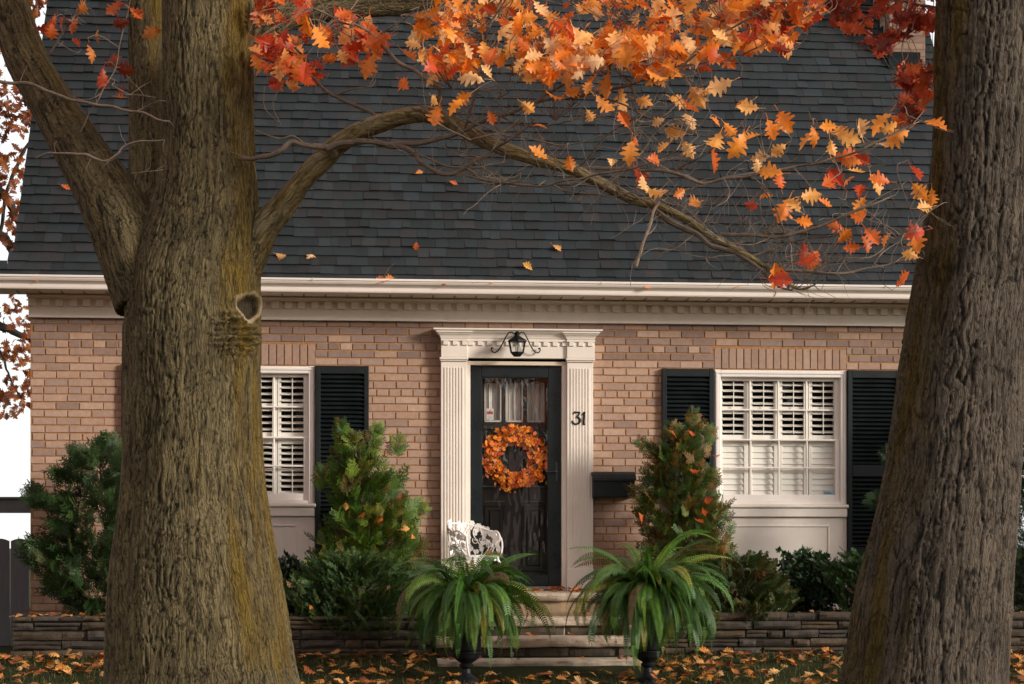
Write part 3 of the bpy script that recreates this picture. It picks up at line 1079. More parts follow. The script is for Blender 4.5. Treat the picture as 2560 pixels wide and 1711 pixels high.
def pick(pal, n, jit=.2):
    p = np.array(pal)[RNG.integers(0, len(pal), n)]
    return p * RNG.uniform(1 - jit, 1 + jit, (n, 1))


# ================================================================== ground
ZL = lambda y: np.interp(y, [-60, -24, -18, -5, -2.8, -1.6, 0, 400], [-.75, -.72, -.60, -.40, -.20, .0, .0, .0])
mb = MB()
ys = np.array([-80, -50, -30, -24, -20, -18, -14, -10, -8, -6, -5, -4, -3.4, -2.8, -2.4, -2, -1.6, -1, 0, 3, 8, 20, 60, 150, 400.])
xs_ = np.array([-400, -150, -60, -25, -12, -8, -6, -5, -4, -3, -2, -1, 0, 1, 2, 3, 4, 5, 6, 8, 12, 25, 60, 150, 400.])
V = np.array([(x, y, float(ZL(y))) for y in ys for x in xs_])
V[:, 2] += .02 * pn(V * [.8, .8, 0] + 3.3) * (V[:, 1] < -2.2)
nx = len(xs_)
F = [(j * nx + i, j * nx + i + 1, (j + 1) * nx + i + 1, (j + 1) * nx + i) for j in range(len(ys) - 1) for i in range(nx - 1)]
mb.add(V, F)
LAWNM = paint('lawn_soil', (.022, .024, .008), .95, 9, .5, .8, 60, .1)
lawn = mb.build('lawn', LAWNM, smooth=True); tag(lawn, kind='structure')
mb = MB()
SXL, SXR = fx(1094, -1.6), fx(1590, -1.6)
bx0, bx1 = fx(24, -1.6), fx(2780, -1.6)
for a, b in ((bx0, SXL - .02), (SXR + .02, bx1)):
    nn_ = 24
    V = []
    for i in range(nn_ + 1):
        x = a + (b - a) * i / nn_
        for y in (-1.54, -1.2, -.8, -.4, .005): V.append((x, y, Z_BED - .03 + random.uniform(-.02, .02)))
    F = [(i * 5 + j, (i + 1) * 5 + j, (i + 1) * 5 + j + 1, i * 5 + j + 1) for i in range(nn_) for j in range(4)]
    mb.add(V, F)
bed = mb.build('garden_bed', SOIL, smooth=True); tag(bed, kind='structure')


# ------------------------------------------------------------------ stones
def rock(mb, x0, x1, yf, dep, z0, z1, tint, rough=.014, nx=6, nz=4, rnd=.012):
    sd_ = RNG.uniform(0, 99, 3)
    gx = np.linspace(0, 1, nx); gz = np.linspace(0, 1, nz)
    U, W = np.meshgrid(gx, gz)
    j = RNG.uniform(-rnd, rnd, 4)
    X = x0 + (x1 - x0) * U; Zz = z0 + (z1 - z0) * W
    P = np.stack([X.ravel(), np.zeros(X.size), Zz.ravel()], 1)
    e = np.minimum(np.minimum(U, 1 - U) * (x1 - x0), np.minimum(W, 1 - W) * (z1 - z0)).ravel()
    nse = pn(P * [6, 1, 22] + sd_)
    P[:, 1] = yf + .016 * (1 - sstep(0, .022, e)) - rough * nse * 1.6
    edge = e < 1e-6
    P[:, 2] += pn(P * [9, 1, 3] + sd_ + 7) * .010
    P[:, 0] += pn(P * [3, 1, 14] + sd_ + 17) * .012
    n = nx * nz
    B = P.copy(); B[:, 1] = yf + dep
    V = np.concatenate([P, B])
    F = [(r * nx + c, r * nx + c + 1, (r + 1) * nx + c + 1, (r + 1) * nx + c) for r in range(nz - 1) for c in range(nx - 1)]
    for c in range(nx - 1):
        F += [(c + 1, c, n + c, n + c + 1)]
        t = (nz - 1) * nx + c
        F += [(t, t + 1, n + t + 1, n + t)]
    for r in range(nz - 1):
        F += [(r * nx, (r + 1) * nx, n + (r + 1) * nx, n + r * nx)]
        t = r * nx + nx - 1
        F += [(t + nx, t, n + t, n + t + nx)]
    mb.add(V, F, tint)


SPAL = [tuple(c * f_ for c, f_ in zip(q, (.30, .275, .25))) for q in [(.20, .155, .11), (.16, .13, .10), (.24, .185, .13), (.17, .15, .125), (.13, .105, .08), (.22, .165, .105), (.19, .17, .15)]]


def stone_wall(name, x0, x1, ztop, label):
    o = thing(name, label, 'stone wall', ((x0 + x1) / 2, -1.6, 0))
    mb = MB()
    z = ztop
    while z > -.14:
        hgt = random.choice((.042, .055, .062, .075, .085))
        x = x0 + random.uniform(-.03, .03)
        while x < x1 - .04:
            w = random.uniform(.14, .44)
            if x + w > x1 - .08: w = x1 - x + random.uniform(-.02, .02)
            c = np.array(random.choice(SPAL)) * random.uniform(.75, 1.2)
            top = z - random.uniform(0, .012)
            if hgt > .07 and random.random() < .25:
                m = (z - hgt) + hgt * .5
                rock(mb, x, x + w - .012, -1.6 + random.uniform(-.02, .02), .2, m + .006, top, c)
                rock(mb, x, x + w - .012, -1.6 + random.uniform(-.02, .02), .2, z - hgt + .008, m, c * .9)
            else:
                rock(mb, x, x + w - random.uniform(.006, .016), -1.6 + random.uniform(-.025, .02), .22, z - hgt + .009, top, c)
            x += w
        z -= hgt
    mb.build('stones', STONE, o)
    mb = MB(); mb.box(x0 + .02, x1 - .02, -1.535, -1.45, -.3, ztop - .02, (.12, .1, .08))
    mb.build('packing', STONE, o)
    return o


stone_wall('stone_wall', bx0, SXL - .02, .345, 'low dry stacked stone retaining wall left of the front steps')
stone_wall('stone_wall', SXR + .06, bx1, .365, 'low dry stacked stone retaining wall right of the front steps')

# ------------------------------------------------------------------ steps
steps = thing('stone_steps', 'weathered limestone steps rising to the front door', 'steps', (fx(1340, -2), -2, 0))


def slab(mb, x0, x1, yf, yb, z0, z1, tint):
    n = int((x1 - x0) / .022)
    xs = np.linspace(x0, x1, n)
    h = z1 - z0
    prof = [(yb, z1), (yf + .05, z1), (yf + .012, z1 - .002), (yf + .002, z1 - .012), (yf, z0 + h * .66), (yf + .003, z0 + h * .36), (yf + .012, z0 + .010), (yf + .03, z0), (yb, z0)]
    m = len(prof)
    V = np.array([(x, y, z) for x in xs for y, z in prof])
    k = np.tile(np.arange(m), n)
    so = RNG.uniform(0, 50, 3)
    nz_ = pn(V * [9, 9, 30] + so) * .022 + pn(V * [2.6, 2, 9] + so) * .03
    fr = (k >= 2) & (k <= 7)
    V[:, 1] += nz_ * fr
    V[:, 2] += pn(V * [7, 1, 2] + so + 9) * .012 * ((k >= 5) & (k <= 8)) + pn(V * [4, 3, 1] + so) * .004
    F = [(i * m + j, i * m + j + 1, (i + 1) * m + j + 1, (i + 1) * m + j) for i in range(n - 1) for j in range(m - 1)]
    F += [tuple(range(m)), tuple(range(n * m - 1, (n - 1) * m - 1, -1))]
    mb.add(V, [f[::-1] for f in F], tint)


STEPS = [(-1.0, 1483, 1504, 1088, 1512), (-1.33, 1545, 1567, 1092, 1600), (-1.66, 1594, 1619, 1092, 1602), (-2.0, 1650, 1676, 1096, 1612), (-2.3, 1694, 1722, 1100, 1640)]
info = []
for i, (yf, t, b, p0, p1) in enumerate(STEPS):
    mb = MB()
    z1, z0 = fz(1400, t, yf), fz(1400, b, yf)
    x0, x1 = fx(p0, yf), fx(p1, yf)
    slab(mb, x0, x1, yf, (0.06 if i == 0 else yf + .45), z0, z1, np.array((.42, .335, .255)) * random.uniform(.9, 1.05))
    mb.build('landing' if i == 0 else 'tread', STEPM, steps)
    info.append((yf, z0, z1, x0, x1))
for i in range(4):
    yf, z0, z1, x0, x1 = info[i]
    zb2 = info[i + 1][2] - .02
    mb = MB()
    if i == 0:
        rock(mb, x0 + .02, x1 + .0, yf + .05, .5, zb2, z0 + .004, (.27, .19, .11), .006, 20, 4)
    else:
        x = x0 + .02
        while x < x1 - .05:
            w = random.uniform(.3, .6)
            if x + w > x1 - .2: w = x1 - .02 - x
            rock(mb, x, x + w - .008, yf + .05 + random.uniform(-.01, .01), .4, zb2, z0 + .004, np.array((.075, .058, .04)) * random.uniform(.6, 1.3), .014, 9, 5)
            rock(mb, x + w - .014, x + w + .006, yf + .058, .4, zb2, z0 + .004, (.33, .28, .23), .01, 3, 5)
            x += w
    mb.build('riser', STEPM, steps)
Z_PORCH = info[0][2]

# ------------------------------------------------------------------ urns with ferns
URNY = -2.55
fern_labels = ['full green fern spilling from the black urn left of the steps, below the white chair',
               'wide bushy green fern in the black urn right of the steps']


def frond(mb, p0, az, e0, e1, L, wid, col, rng):
    n = max(12, int(L / .0185))
    e = np.linspace(0, 1, n)
    el = e0 + (e1 - e0) * e ** rng.uniform(.8, 1.25)
    azs = az + rng.uniform(-.5, .5) * e ** 2
    d = np.stack([np.cos(el) * np.cos(azs), np.cos(el) * np.sin(azs), np.sin(el)], 1)
    P = p0 + np.concatenate([[[0, 0, 0]], np.cumsum(d, 0)[:-1]]) * L / n
    side = np.stack([-np.sin(azs), np.cos(azs), np.zeros(n)], 1)
    tw = rng.uniform(-1.1, 1.1)
    up = np.cross(d, side); up *= np.sign(up[:, 2:3] + 1e-6)
    side = side * math.cos(tw) + up * math.sin(tw)
    up = np.cross(d, side)
    w = wid * np.minimum(1, e * 7 + .12) * (1 - e ** 2.6) ** .8 * (1 - .25 * e)
    V = []; T = []
    for sg in (1, -1):
        q = side * sg * .93 + d * .33 - up * .18 * sg * np.sign(1)
        ln = (w * rng.uniform(.85, 1.15, n))[:, None]
        half = d * (L / n * .42)
        a = P + q * 0.002
        tip = P + q * ln + np.array([0, 0, -1]) * ln * .25
        mid = P + q * ln * .55
        V.append(np.stack([a - half * .6, mid - half * .95, tip, mid + half * .95, a + half * .6], 1))
        tt = col * (1 + .25 * (e[:, None] - .4)) * rng.uniform(.85, 1.15, (n, 1))
        T.append(np.repeat(tt[:, None, :], 5, 1))
    V = np.concatenate(V).reshape(-1, 3); T = np.concatenate(T).reshape(-1, 3)
    F = np.arange(len(V)).reshape(-1, 5)
    mb.add(V, F, T)
    mb.tube(P[::3], np.linspace(.0028, .0012, len(P[::3])), 4, col * .6, cap=False)


def urn_and_fern(pc, n, seed, px_top, lab, flab, spread):
    rng = np.random.default_rng(seed)
    X = fx(pc, URNY)
    zg = float(ZL(URNY)) - .01
    k = 16.2 / FPX
    zrow = lambda y: fz(pc, y, URNY) - zg
    u = thing('urn', lab, 'urn', (X, URNY, zg), 'black garden urns flanking the steps')
    mb = MB()
    h = zrow(px_top)
    mb.lathe([(0, 0), (.105, 0), (.108, .03), (.085, .045), (.06, .06), (.038, .085), (.034, .12), (.055, .135), (.06, .15), (.045, .165), (.07, .18), (.105, .21), (.118, .25), (.112, .262), (.117, .275), (.119, .30), (.118, h - .06), (.124, h - .035), (.142, h - .012), (.142, h), (.128, h), (.122, h - .03), (0, h - .03)], (X, URNY, zg), 40)
    mb.build('bowl', IRON, u, smooth=False)
    mb = MB()
    mb.box(X - .115, X + .115, URNY - .115, URNY + .115, zg - .05, zg + .002, b=.01)
    mb.build('plinth', IRON, u)
    mb = MB()
    for i in range(34):
        a = i * 2 * math.pi / 34
        c = np.array([X + .119 * math.cos(a), URNY + .119 * math.sin(a), zg + .268])
        mb.tube([c - [0, 0, .006], c, c + [0, 0, .006]], [.002, .0075, .002], 6)
    mb.build('beading', IRON, u)
    f = thing('fern', flab, 'fern', (X, URNY, zg + h - .04), 'ferns in the urns')
    pal = np.array([(.040, .105, .010), (.062, .140, .012), (.026, .072, .010), (.10, .165, .014), (.046, .115, .016)])
    mb = MB()
    for i in range(n):
        az = rng.uniform(0, 2 * math.pi)
        t = (i + .5) / n
        e0 = D2R(92 * rng.random() ** .62 - 3); e1 = D2R(rng.uniform(-150, -75)) if e0 < D2R(62) else D2R(rng.uniform(-110, 0))
        L = rng.uniform(.36, .92) * spread * (1.08 if e0 > D2R(66) else 1.08)
        col = pal[rng.integers(0, 5)] * rng.uniform(.8, 1.25)
        q_ = rng.random()
        if q_ < .07: col = np.array((.26, .25, .03))
        elif q_ < .11: col = np.array((.17, .10, .035))
        if i % 3 == 0:                                # short fronds falling over the rim towards the lawn
            az = rng.uniform(-2.6, -.5); e0 = D2R(rng.uniform(-5, 45)); e1 = D2R(-100); L = rng.uniform(.42, .78)
        p0 = np.array([X, URNY, zg + h - .03]) + np.array([math.cos(az), math.sin(az), 0]) * rng.uniform(.01, .15) + np.array([0, 0, rng.uniform(-.02, .10)])
        frond(mb, p0, az, e0, e1, L, rng.uniform(.062, .090), col, rng)
    mb.build('fronds', FERNM, f)
    mb = MB(); mb.lathe([(0, .0), (.1, 0), (.11, -.02)], (X, URNY, zg + h - .02), 16)
    mb.build('root_ball', SOIL, f)


urn_and_fern(1166, 215, 3, 1500, 'black cast iron urn holding the fern left of the steps', fern_labels[0], .84)
urn_and_fern(1620, 270, 8, 1494, 'black cast iron urn holding the fern right of the steps', fern_labels[1], .95)

# ------------------------------------------------------------------ white chair
CHY = -.52
chc = np.array([fx(1188, CHY), CHY, Z_PORCH])
chair = thing('garden_chair', 'ornate white cast metal garden chair with leafy open back on the porch', 'chair', chc)
k = 18.15 / FPX
fa = D2R(-52)                               # faces right and forward
F0 = np.array([math.cos(fa), math.sin(fa), 0]); F1 = np.array([-F0[1], F0[0], 0])
SH = fz(1188, 1388, CHY) - Z_PORCH
RS = .215
LOCAL = lambda a, r, z: chc + F0 * (r * math.cos(a)) + F1 * (r * math.sin(a)) + UP * z
mb = MB()
n = 28
ring = [LOCAL(i * 2 * math.pi / n, RS * (1.0 if abs(math.sin(i * 2 * math.pi / n)) < .9 else .97), 0) for i in range(n)]
V = [p + UP * (SH + .0) for p in ring] + [p + UP * (SH - .016) for p in ring]
mb.add(V, [tuple(range(n)), tuple(range(2 * n - 1, n - 1, -1))] + [(n + i, n + (i + 1) % n, (i + 1) % n, i) for i in range(n)])
mb.build('seat', CHAIRM, chair)
back_top = lambda t: SH + .165 + .125 * math.cos(t * .5 * math.pi) ** 1.3 if abs(t) < 1 else SH + .165
mb = MB()
AM = D2R(118)
rim = []
for i in range(61):
    t = -1 + 2 * i / 60
    a = math.pi + t * AM
    rim.append(LOCAL(a, RS * 1.08 + .03 * (1 - abs(t)), back_top(t) + (.03 * math.sin((abs(t) - .7) / .3 * math.pi) if abs(t) > .7 else 0)))
# arm ends curl down to the seat
for sgn, end in ((0, rim[0]), (1, rim[-1])):
    t = -1 if sgn == 0 else 1
    a = math.pi + t * AM
    tail = [LOCAL(a - t * (-.10) * j / 5, RS * 1.08 + .02 * math.sin(j / 5 * 3.1), SH + .175 * (1 - j / 5) + .01 * math.sin(j)) for j in range(1, 6)]
    if sgn: rim = rim + tail
    else: rim = tail[::-1] + rim
mb.tube(rim, .0085, 7)
mb.build('back_rim', CHAIRM, chair)
mb = MB()
r0 = random.Random(5)
leaf6 = [(0, 0), (.3, .42), (.55, .25), (.72, .5), (.85, .2), (1, 0), (.85, -.2), (.72, -.5), (.55, -.25), (.3, -.42)]


def cast_leaf(mb, c, ax, up_, nr, s):
    V = [c + ax * s * (x - .5) + up_ * s * y for x, y in leaf6]
    V = V + [v + nr * .006 for v in V]
    m = len(leaf6)
    mb.add(V, [tuple(range(m))[::-1], tuple(range(m, 2 * m))] + [(i, (i + 1) % m, m + (i + 1) % m, m + i) for i in range(m)])


def onback(t, h):
    a = math.pi + t * AM
    p = LOCAL(a, RS * 1.06 + .03 * (1 - abs(t)) * h, SH + (back_top(t) - SH) * h)
    nr = F0 * math.cos(a) + F1 * math.sin(a)
    tg = -F0 * math.sin(a) + F1 * math.cos(a)
    return p, nr, tg


for i in range(95):
    t = r0.uniform(-.98, .98)
    hh = r0.uniform(.08, 1.0) if r0.random() < .6 else r0.uniform(.85, 1.12)
    if abs(t) > .6: hh = min(hh, .9)
    p, nr, tg = onback(t, hh)
    a = r0.uniform(0, 6.28)
    cast_leaf(mb, p + nr * r0.uniform(-.004, .008), tg * math.cos(a) + UP * math.sin(a), -tg * math.sin(a) + UP * math.cos(a), nr, r0.uniform(.04, .072))
for i in range(15):                                  # vine scrolls
    t0 = -0.95 + i * .135
    P = []
    for j in range(14):
        u = j / 13
        p, nr, tg = onback(t0 + .09 * math.sin(u * 5 + i), u * (1 if abs(t0) < .7 else .95))
        P.append(p)
    mb.tube(P, .005, 6)
    p, nr, tg = onback(t0 + .04, r0.uniform(.3, .6))
    P = [p + (tg * math.cos(q) + UP * math.sin(q)) * (.008 + .0035 * q) for q in np.linspace(0, 7, 20)]
    mb.tube(P, .0045, 5)
mb.build('back_tracery', CHAIRM, chair)
for a in (D2R(38), D2R(-38), D2R(142), D2R(-142)):
    mb = MB()
    top = LOCAL(a, RS * .93, SH - .014); foot = LOCAL(a, RS * 1.12, 0)
    out = (foot - top) * [1, 1, 0]; out = out / np.linalg.norm(out)
    tg = np.cross(UP, out)
    for o in (-.016, .016):
        P = [top + tg * o, top + out * .03 - UP * SH * .2 + tg * o * 1.5, top + out * .005 - UP * SH * .6 + tg * o, foot + tg * o * .7 + UP * .004]
        tt = np.linspace(0, 3, 16); Pa = np.array(P)
        mb.tube(np.stack([np.interp(tt, range(4), Pa[:, q]) for q in range(3)], 1), .0065, 6)
    for j in range(6):
        u = .06 + j * .16
        c = top + (foot - top) * u + out * .016 * math.sin(u * 3)
        cast_leaf(mb, c, UP * .7 + tg * (.7 if j % 2 else -.7), tg * .7 - UP * (.7 if j % 2 else -.7), out, .062 - .004 * j)
    mb.build('leg', CHAIRM, chair)
mb = MB()
for i in range(26):
    a = i * 2 * math.pi / 26
    nr = F0 * math.cos(a) + F1 * math.sin(a); tg = np.cross(UP, nr)
    cast_leaf(mb, LOCAL(a, RS * .985, SH - .03), -UP, tg, nr, .05)
mb.build('apron', CHAIRM, chair)

# ------------------------------------------------------------------ wreath
WRY = .082
wc = on(1287, 1148, WRY)
wreath = thing('wreath', 'round wreath of orange leaves and berries hanging behind the storm door glass', 'wreath', wc)
k = 18.76 / FPX
five = []
for i in range(10):
    a = i * math.pi / 5
    five.append((math.cos(a) * (1 if i % 2 == 0 else .74), math.sin(a) * (1 if i % 2 == 0 else .74), .18 if i % 2 == 0 else -.05))
FV = np.array([(0, 0, .12)] + five); FF = [np.array([(0, 1 + i, 1 + (i + 1) % 10) for i in range(10)])]
mb = MB()
N = 430
th = RNG.uniform(0, 2 * math.pi, N)
rr = 61 * k + RNG.normal(0, 13 * k, N)
rr = np.clip(rr, 38 * k, 86 * k)
yy = RNG.uniform(-.045, .03, N)
pos = wc + np.stack([np.cos(th) * rr, yy, np.sin(th) * rr * .97], 1)
pos[:, 0] = np.clip(pos[:, 0], SX(1207), SX(1367))
nrm = np.stack([RNG.normal(0, .5, N), -np.ones(N), RNG.normal(.25, .5, N)], 1)
dirs = RNG.normal(0, 1, (N, 3))
dirs -= nrm * (np.sum(dirs * nrm, 1) / np.sum(nrm * nrm, 1))[:, None]
scatter(mb, [(FV, FF)], pos, dirs, nrm, RNG.uniform(.020, .037, N), pick([(.88, .235, .014), (.90, .29, .02), (.82, .17, .012), (.60, .09, .01), (.92, .34, .03), (.88, .23, .014)], N, .12))
mb.build('leaves', WREATHM, wreath)
for i in range(26):
    mb = MB()
    a = RNG.uniform(0, 6.28); r = (61 + RNG.normal(0, 15)) * k
    c = wc + np.array([math.cos(a) * r, -.045 + RNG.uniform(-.01, .02), math.sin(a) * r])
    mb.lathe([(0, -.009), (.0065, -.006), (.009, 0), (.0065, .006), (0, .009)], c, 8, (.75, .14, .02))
    mb.build('berry', LITTER, wreath)
mb = MB()
a = np.linspace(0, 2 * math.pi, 60)
for q in range(4):
    mb.tube(np.stack([wc[0] + np.cos(a) * (58 + 4 * np.sin(a * 5 + q * 1.6)) * k, wc[1] + .012 * np.cos(a * 5 + q * 1.6), wc[2] + np.sin(a) * (57 + 4 * np.sin(a * 5 + q * 1.6)) * k], 1), .006, 6, (.10, .05, .02))
mb.build('twig_ring', TWIG, wreath)


# ------------------------------------------------------------------ shrubs
def shrub(name, label, cat, prof, Y, temps, n, size, pal, mat, updir=.8, depth=.85, fill=.55, lump=.35, flare_tip=0.0, group=None, tips=None):
    """prof rows: (photo row, left px, right px) read off the picture, turned into metres at distance Y"""
    rows = np.array([r[0] for r in prof], float)
    mid = float(np.mean([(r[1] + r[2]) / 2 for r in prof]))
    zr = np.array([fz(mid, r[0], Y) for r in prof])
    xl = np.array([fx(r[1], Y) for r in prof]); xr = np.array([fx(r[2], Y) for r in prof])
    o_ = np.argsort(zr); zr, xl, xr = zr[o_], xl[o_], xr[o_]
    zbase = Z_BED - .02
    c0 = np.array([(xl[0] + xr[0]) / 2, Y, zbase])
    o = thing(name, label, cat, c0, group)
    # candidate heights weighted by girth
    zz = RNG.uniform(zr[0], zr[-1], n * 3)
    w = np.interp(zz, zr, xr - xl)
    keep = RNG.uniform(0, w.max(), n * 3) < w
    zz = zz[keep][:n]
    N = len(zz)
    L_, R_ = np.interp(zz, zr, xl), np.interp(zz, zr, xr)
    cx_, hw = (L_ + R_) / 2, (R_ - L_) / 2
    th = RNG.uniform(0, 2 * math.pi, N)
    lum = 1 + lump * pn(np.stack([np.cos(th) * 1.7, np.sin(th) * 1.7, zz * 4.5], 1) + 20 * len(label)) * 1.6
    rr = np.sqrt(RNG.uniform(fill ** 2, 1, N)) * lum
    inner = RNG.random(N) < .22
    rr[inner] *= .6
    out = np.stack([np.cos(th), np.sin(th) * depth, np.zeros(N)], 1)
    pos = np.stack([cx_ + np.cos(th) * hw * rr * .93, Y + np.sin(th) * np.minimum(hw, .42) * depth * rr, zz], 1)
    pos[:, 1] = np.minimum(pos[:, 1], -.06)
    tw = RNG.normal(0, .38, (N, 3))
    dirs = out + UP * updir + tw
    pos = pos - dirs / np.linalg.norm(dirs, axis=1)[:, None] * (size * .75)
    nrm = np.cross(out + RNG.normal(0, .3, (N, 3)), UP) + RNG.normal(0, .45, (N, 3)) + np.array([0, -.5, .3])
    tint = pick(pal, N, .22)
    sz = size * RNG.uniform(.7, 1.25, N)
    mb = MB()
    scatter(mb, temps, pos, dirs, nrm, sz, tint)
    for (px, py, px2, py2, m) in (tips or []):            # leading shoots that stand out of the outline
        A, B = on(px, py, Y), on(px2, py2, Y)
        for j in range(m):
            u = (j + .3) / m
            p = (A + (B - A) * u)[None]
            d = (B - A) / np.linalg.norm(B - A)
            for sg in (-1, 1, 0):
                dd = (d + sg * .75 * np.cross(d, [0, 1, 0]) + RNG.normal(0, .15, 3))[None]
                scatter(mb, temps, p, dd, np.array([[RNG.normal(0, .3), -1, RNG.normal(0, .3)]]), np.array([size * (1.0 - .5 * u)]), pick(pal, 1))
    mb.build('foliage', mat, o)
    mb = MB()
    mb.tube([c0 - UP * .1, c0 + UP * (zr[-1] - zbase) * .4 + [.02, 0, 0], np.array([cx_[0] * 0 + np.interp(zr[-1], zr, (xl + xr) / 2), Y, zr[-1] - .05])], [.028, .02, .004], 7, (.11, .075, .05))
    for i in range(26):
        z_ = RNG.uniform(zbase + .05, zr[-1] - .1)
        a = RNG.uniform(0, 6.28)
        zt2_ = min(z_ + RNG.uniform(.1, .35), zr[-1] - .04)
        xc = np.interp(zt2_, zr, (xl + xr) / 2); h2 = np.interp(zt2_, zr, (xr - xl) / 2) * .8
        e = np.array([xc + math.cos(a) * h2, min(Y + math.sin(a) * min(h2, .4) * depth, -.05), zt2_])
        s_ = np.array([c0[0] + (np.interp(z_, zr, (xl + xr) / 2) - c0[0]) * min(1, (z_ - zbase) / max(.01, zr[-1] - zbase) * 1.0), Y, z_])
        mb.tube([s_, (s_ + e) / 2 - UP * .03, e], [.011, .008, .003], 5, (.10, .07, .045))
    mb.build('stems', TWIG, o)
    return o


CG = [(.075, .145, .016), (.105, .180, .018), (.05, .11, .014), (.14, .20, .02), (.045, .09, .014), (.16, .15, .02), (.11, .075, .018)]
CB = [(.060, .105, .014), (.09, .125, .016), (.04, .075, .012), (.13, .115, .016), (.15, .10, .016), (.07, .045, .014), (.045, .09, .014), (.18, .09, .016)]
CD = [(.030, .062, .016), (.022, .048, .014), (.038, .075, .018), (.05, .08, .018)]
shrub('cedar_shrub', 'bright green loose cedar shrub against the brick left of the front door', 'cedar shrub',
      [(1080, 872, 898), (1115, 850, 918), (1150, 828, 958), (1200, 815, 985), (1260, 803, 1020), (1310, 803, 1045), (1350, 798, 1055), (1400, 780, 1060), (1450, 770, 1050), (1500, 790, 1030)],
      -.62, CEDAR, 1000, .16, CG, GREEN, 1.0, lump=.65, tips=[(865, 1120, 850, 1058, 5), (925, 1130, 945, 1066, 5), (985, 1150, 998, 1095, 3), (815, 1230, 804, 1172, 4), (1020, 1290, 1060, 1262, 3)])
shrub('cedar_shrub', 'rusty tipped dark cedar shrub in front of the shutter right of the front door', 'cedar shrub',
      [(1062, 1690, 1750), (1100, 1655, 1770), (1135, 1615, 1780), (1180, 1592, 1795), (1230, 1583, 1808), (1300, 1588, 1822), (1360, 1592, 1832), (1410, 1600, 1832), (1470, 1620, 1815)],
      -.66, CEDAR, 1200, .14, CB, GREEN, .95, lump=.55, tips=[(1728, 1100, 1735, 1028, 6), (1690, 1100, 1680, 1062, 3), (1650, 1140, 1592, 1102, 4), (1760, 1110, 1778, 1068, 3)])
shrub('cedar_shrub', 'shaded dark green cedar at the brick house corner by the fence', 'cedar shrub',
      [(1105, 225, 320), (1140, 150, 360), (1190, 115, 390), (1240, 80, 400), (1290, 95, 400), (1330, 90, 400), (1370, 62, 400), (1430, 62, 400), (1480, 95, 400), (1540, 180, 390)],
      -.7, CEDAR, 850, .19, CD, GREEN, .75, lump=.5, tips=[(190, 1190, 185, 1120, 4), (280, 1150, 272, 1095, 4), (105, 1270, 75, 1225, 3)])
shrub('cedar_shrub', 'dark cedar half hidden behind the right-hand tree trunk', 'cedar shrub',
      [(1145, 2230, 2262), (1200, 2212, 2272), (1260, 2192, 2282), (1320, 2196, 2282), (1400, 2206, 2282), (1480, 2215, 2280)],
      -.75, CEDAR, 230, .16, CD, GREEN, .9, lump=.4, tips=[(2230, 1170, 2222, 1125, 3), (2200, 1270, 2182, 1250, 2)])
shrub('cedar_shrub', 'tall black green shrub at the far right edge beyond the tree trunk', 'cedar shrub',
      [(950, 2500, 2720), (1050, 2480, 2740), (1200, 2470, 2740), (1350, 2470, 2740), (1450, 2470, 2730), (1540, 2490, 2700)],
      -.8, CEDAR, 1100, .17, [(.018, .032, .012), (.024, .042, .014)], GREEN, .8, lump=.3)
shrub('yew_bush', 'low dense dark yew below the bright cedar left of the steps', 'yew bush',
      [(1382, 790, 965), (1410, 735, 1020), (1450, 712, 1070), (1500, 715, 1050), (1545, 720, 1045), (1575, 760, 1020)],
      -1.36, YEW, 1900, .125, [(.036, .075, .018), (.05, .095, .02), (.028, .06, .016), (.07, .105, .022)], GREEN, .7, lump=.45)
shrub('yew_bush', 'low rusty green yew between the right urn and the glossy bush', 'yew bush',
      [(1388, 1780, 1920), (1420, 1730, 1965), (1460, 1710, 1985), (1500, 1720, 1980), (1540, 1775, 1950), (1558, 1790, 1930)],
      -1.3, YEW, 1500, .12, [(.045, .075, .018), (.075, .09, .02), (.03, .06, .016), (.11, .085, .022)], GREEN, .7, lump=.45)
shrub('yew_bush', 'low dark yew beside the right-hand tree trunk', 'yew bush',
      [(1380, 2110, 2215), (1415, 2065, 2250), (1460, 2055, 2260), (1510, 2090, 2250), (1545, 2100, 2240)],
      -1.25, YEW, 1000, .12, [(.03, .062, .018), (.042, .08, .02), (.024, .05, .016)], GREEN, .7, lump=.45)
shrub('holly_bush', 'dark glossy broadleaf bush below the right window panel', 'bush',
      [(1378, 1965, 2070), (1410, 1930, 2100), (1450, 1925, 2105), (1490, 1935, 2100), (1535, 1955, 2085)],
      -.95, BROAD, 640, .075, [(.018, .036, .016), (.025, .05, .02), (.03, .065, .02)], GLOSSY, .9, lump=.6,
      tips=[(1985, 1405, 1938, 1368, 4), (2010, 1400, 2005, 1378, 2), (2050, 1400, 2075, 1385, 2)])
shrub('holly_bush', 'small dark glossy bush in front of the left window panel by the tree', 'bush',
      [(1390, 695, 755), (1425, 670, 775), (1470, 665, 780), (1530, 670, 775)],
      -1.0, BROAD, 520, .07, [(.014, .026, .016), (.02, .035, .018)], GLOSSY, .9, lump=.6)


# ================================================================== trees
def cat(P, m):
    """Catmull-Rom through rows of P, m samples per span"""
    P = np.asarray(P, float)
    Q = np.concatenate([[2 * P[0] - P[1]], P, [2 * P[-1] - P[-2]]])
    t = np.linspace(0, 1, m, endpoint=False)[:, None]
    out = []
    for i in range(len(P) - 1):
        a, b, c, d = Q[i], Q[i + 1], Q[i + 2], Q[i + 3]
        out.append(.5 * (2 * b + (c - a) * t + (2 * a - 5 * b + 4 * c - d) * t ** 2 + (3 * b - a - 3 * c + d) * t ** 3))
    out.append(P[-1:])
    return np.concatenate(out)


def path(rows, m=8):
    """rows (px, py, width px, distance) -> world points and radii"""
    q = cat(rows, m)
    return np.array([at(a, b, d) for a, b, w, d in q]), q[:, 2] / 2 * q[:, 3] / FPX


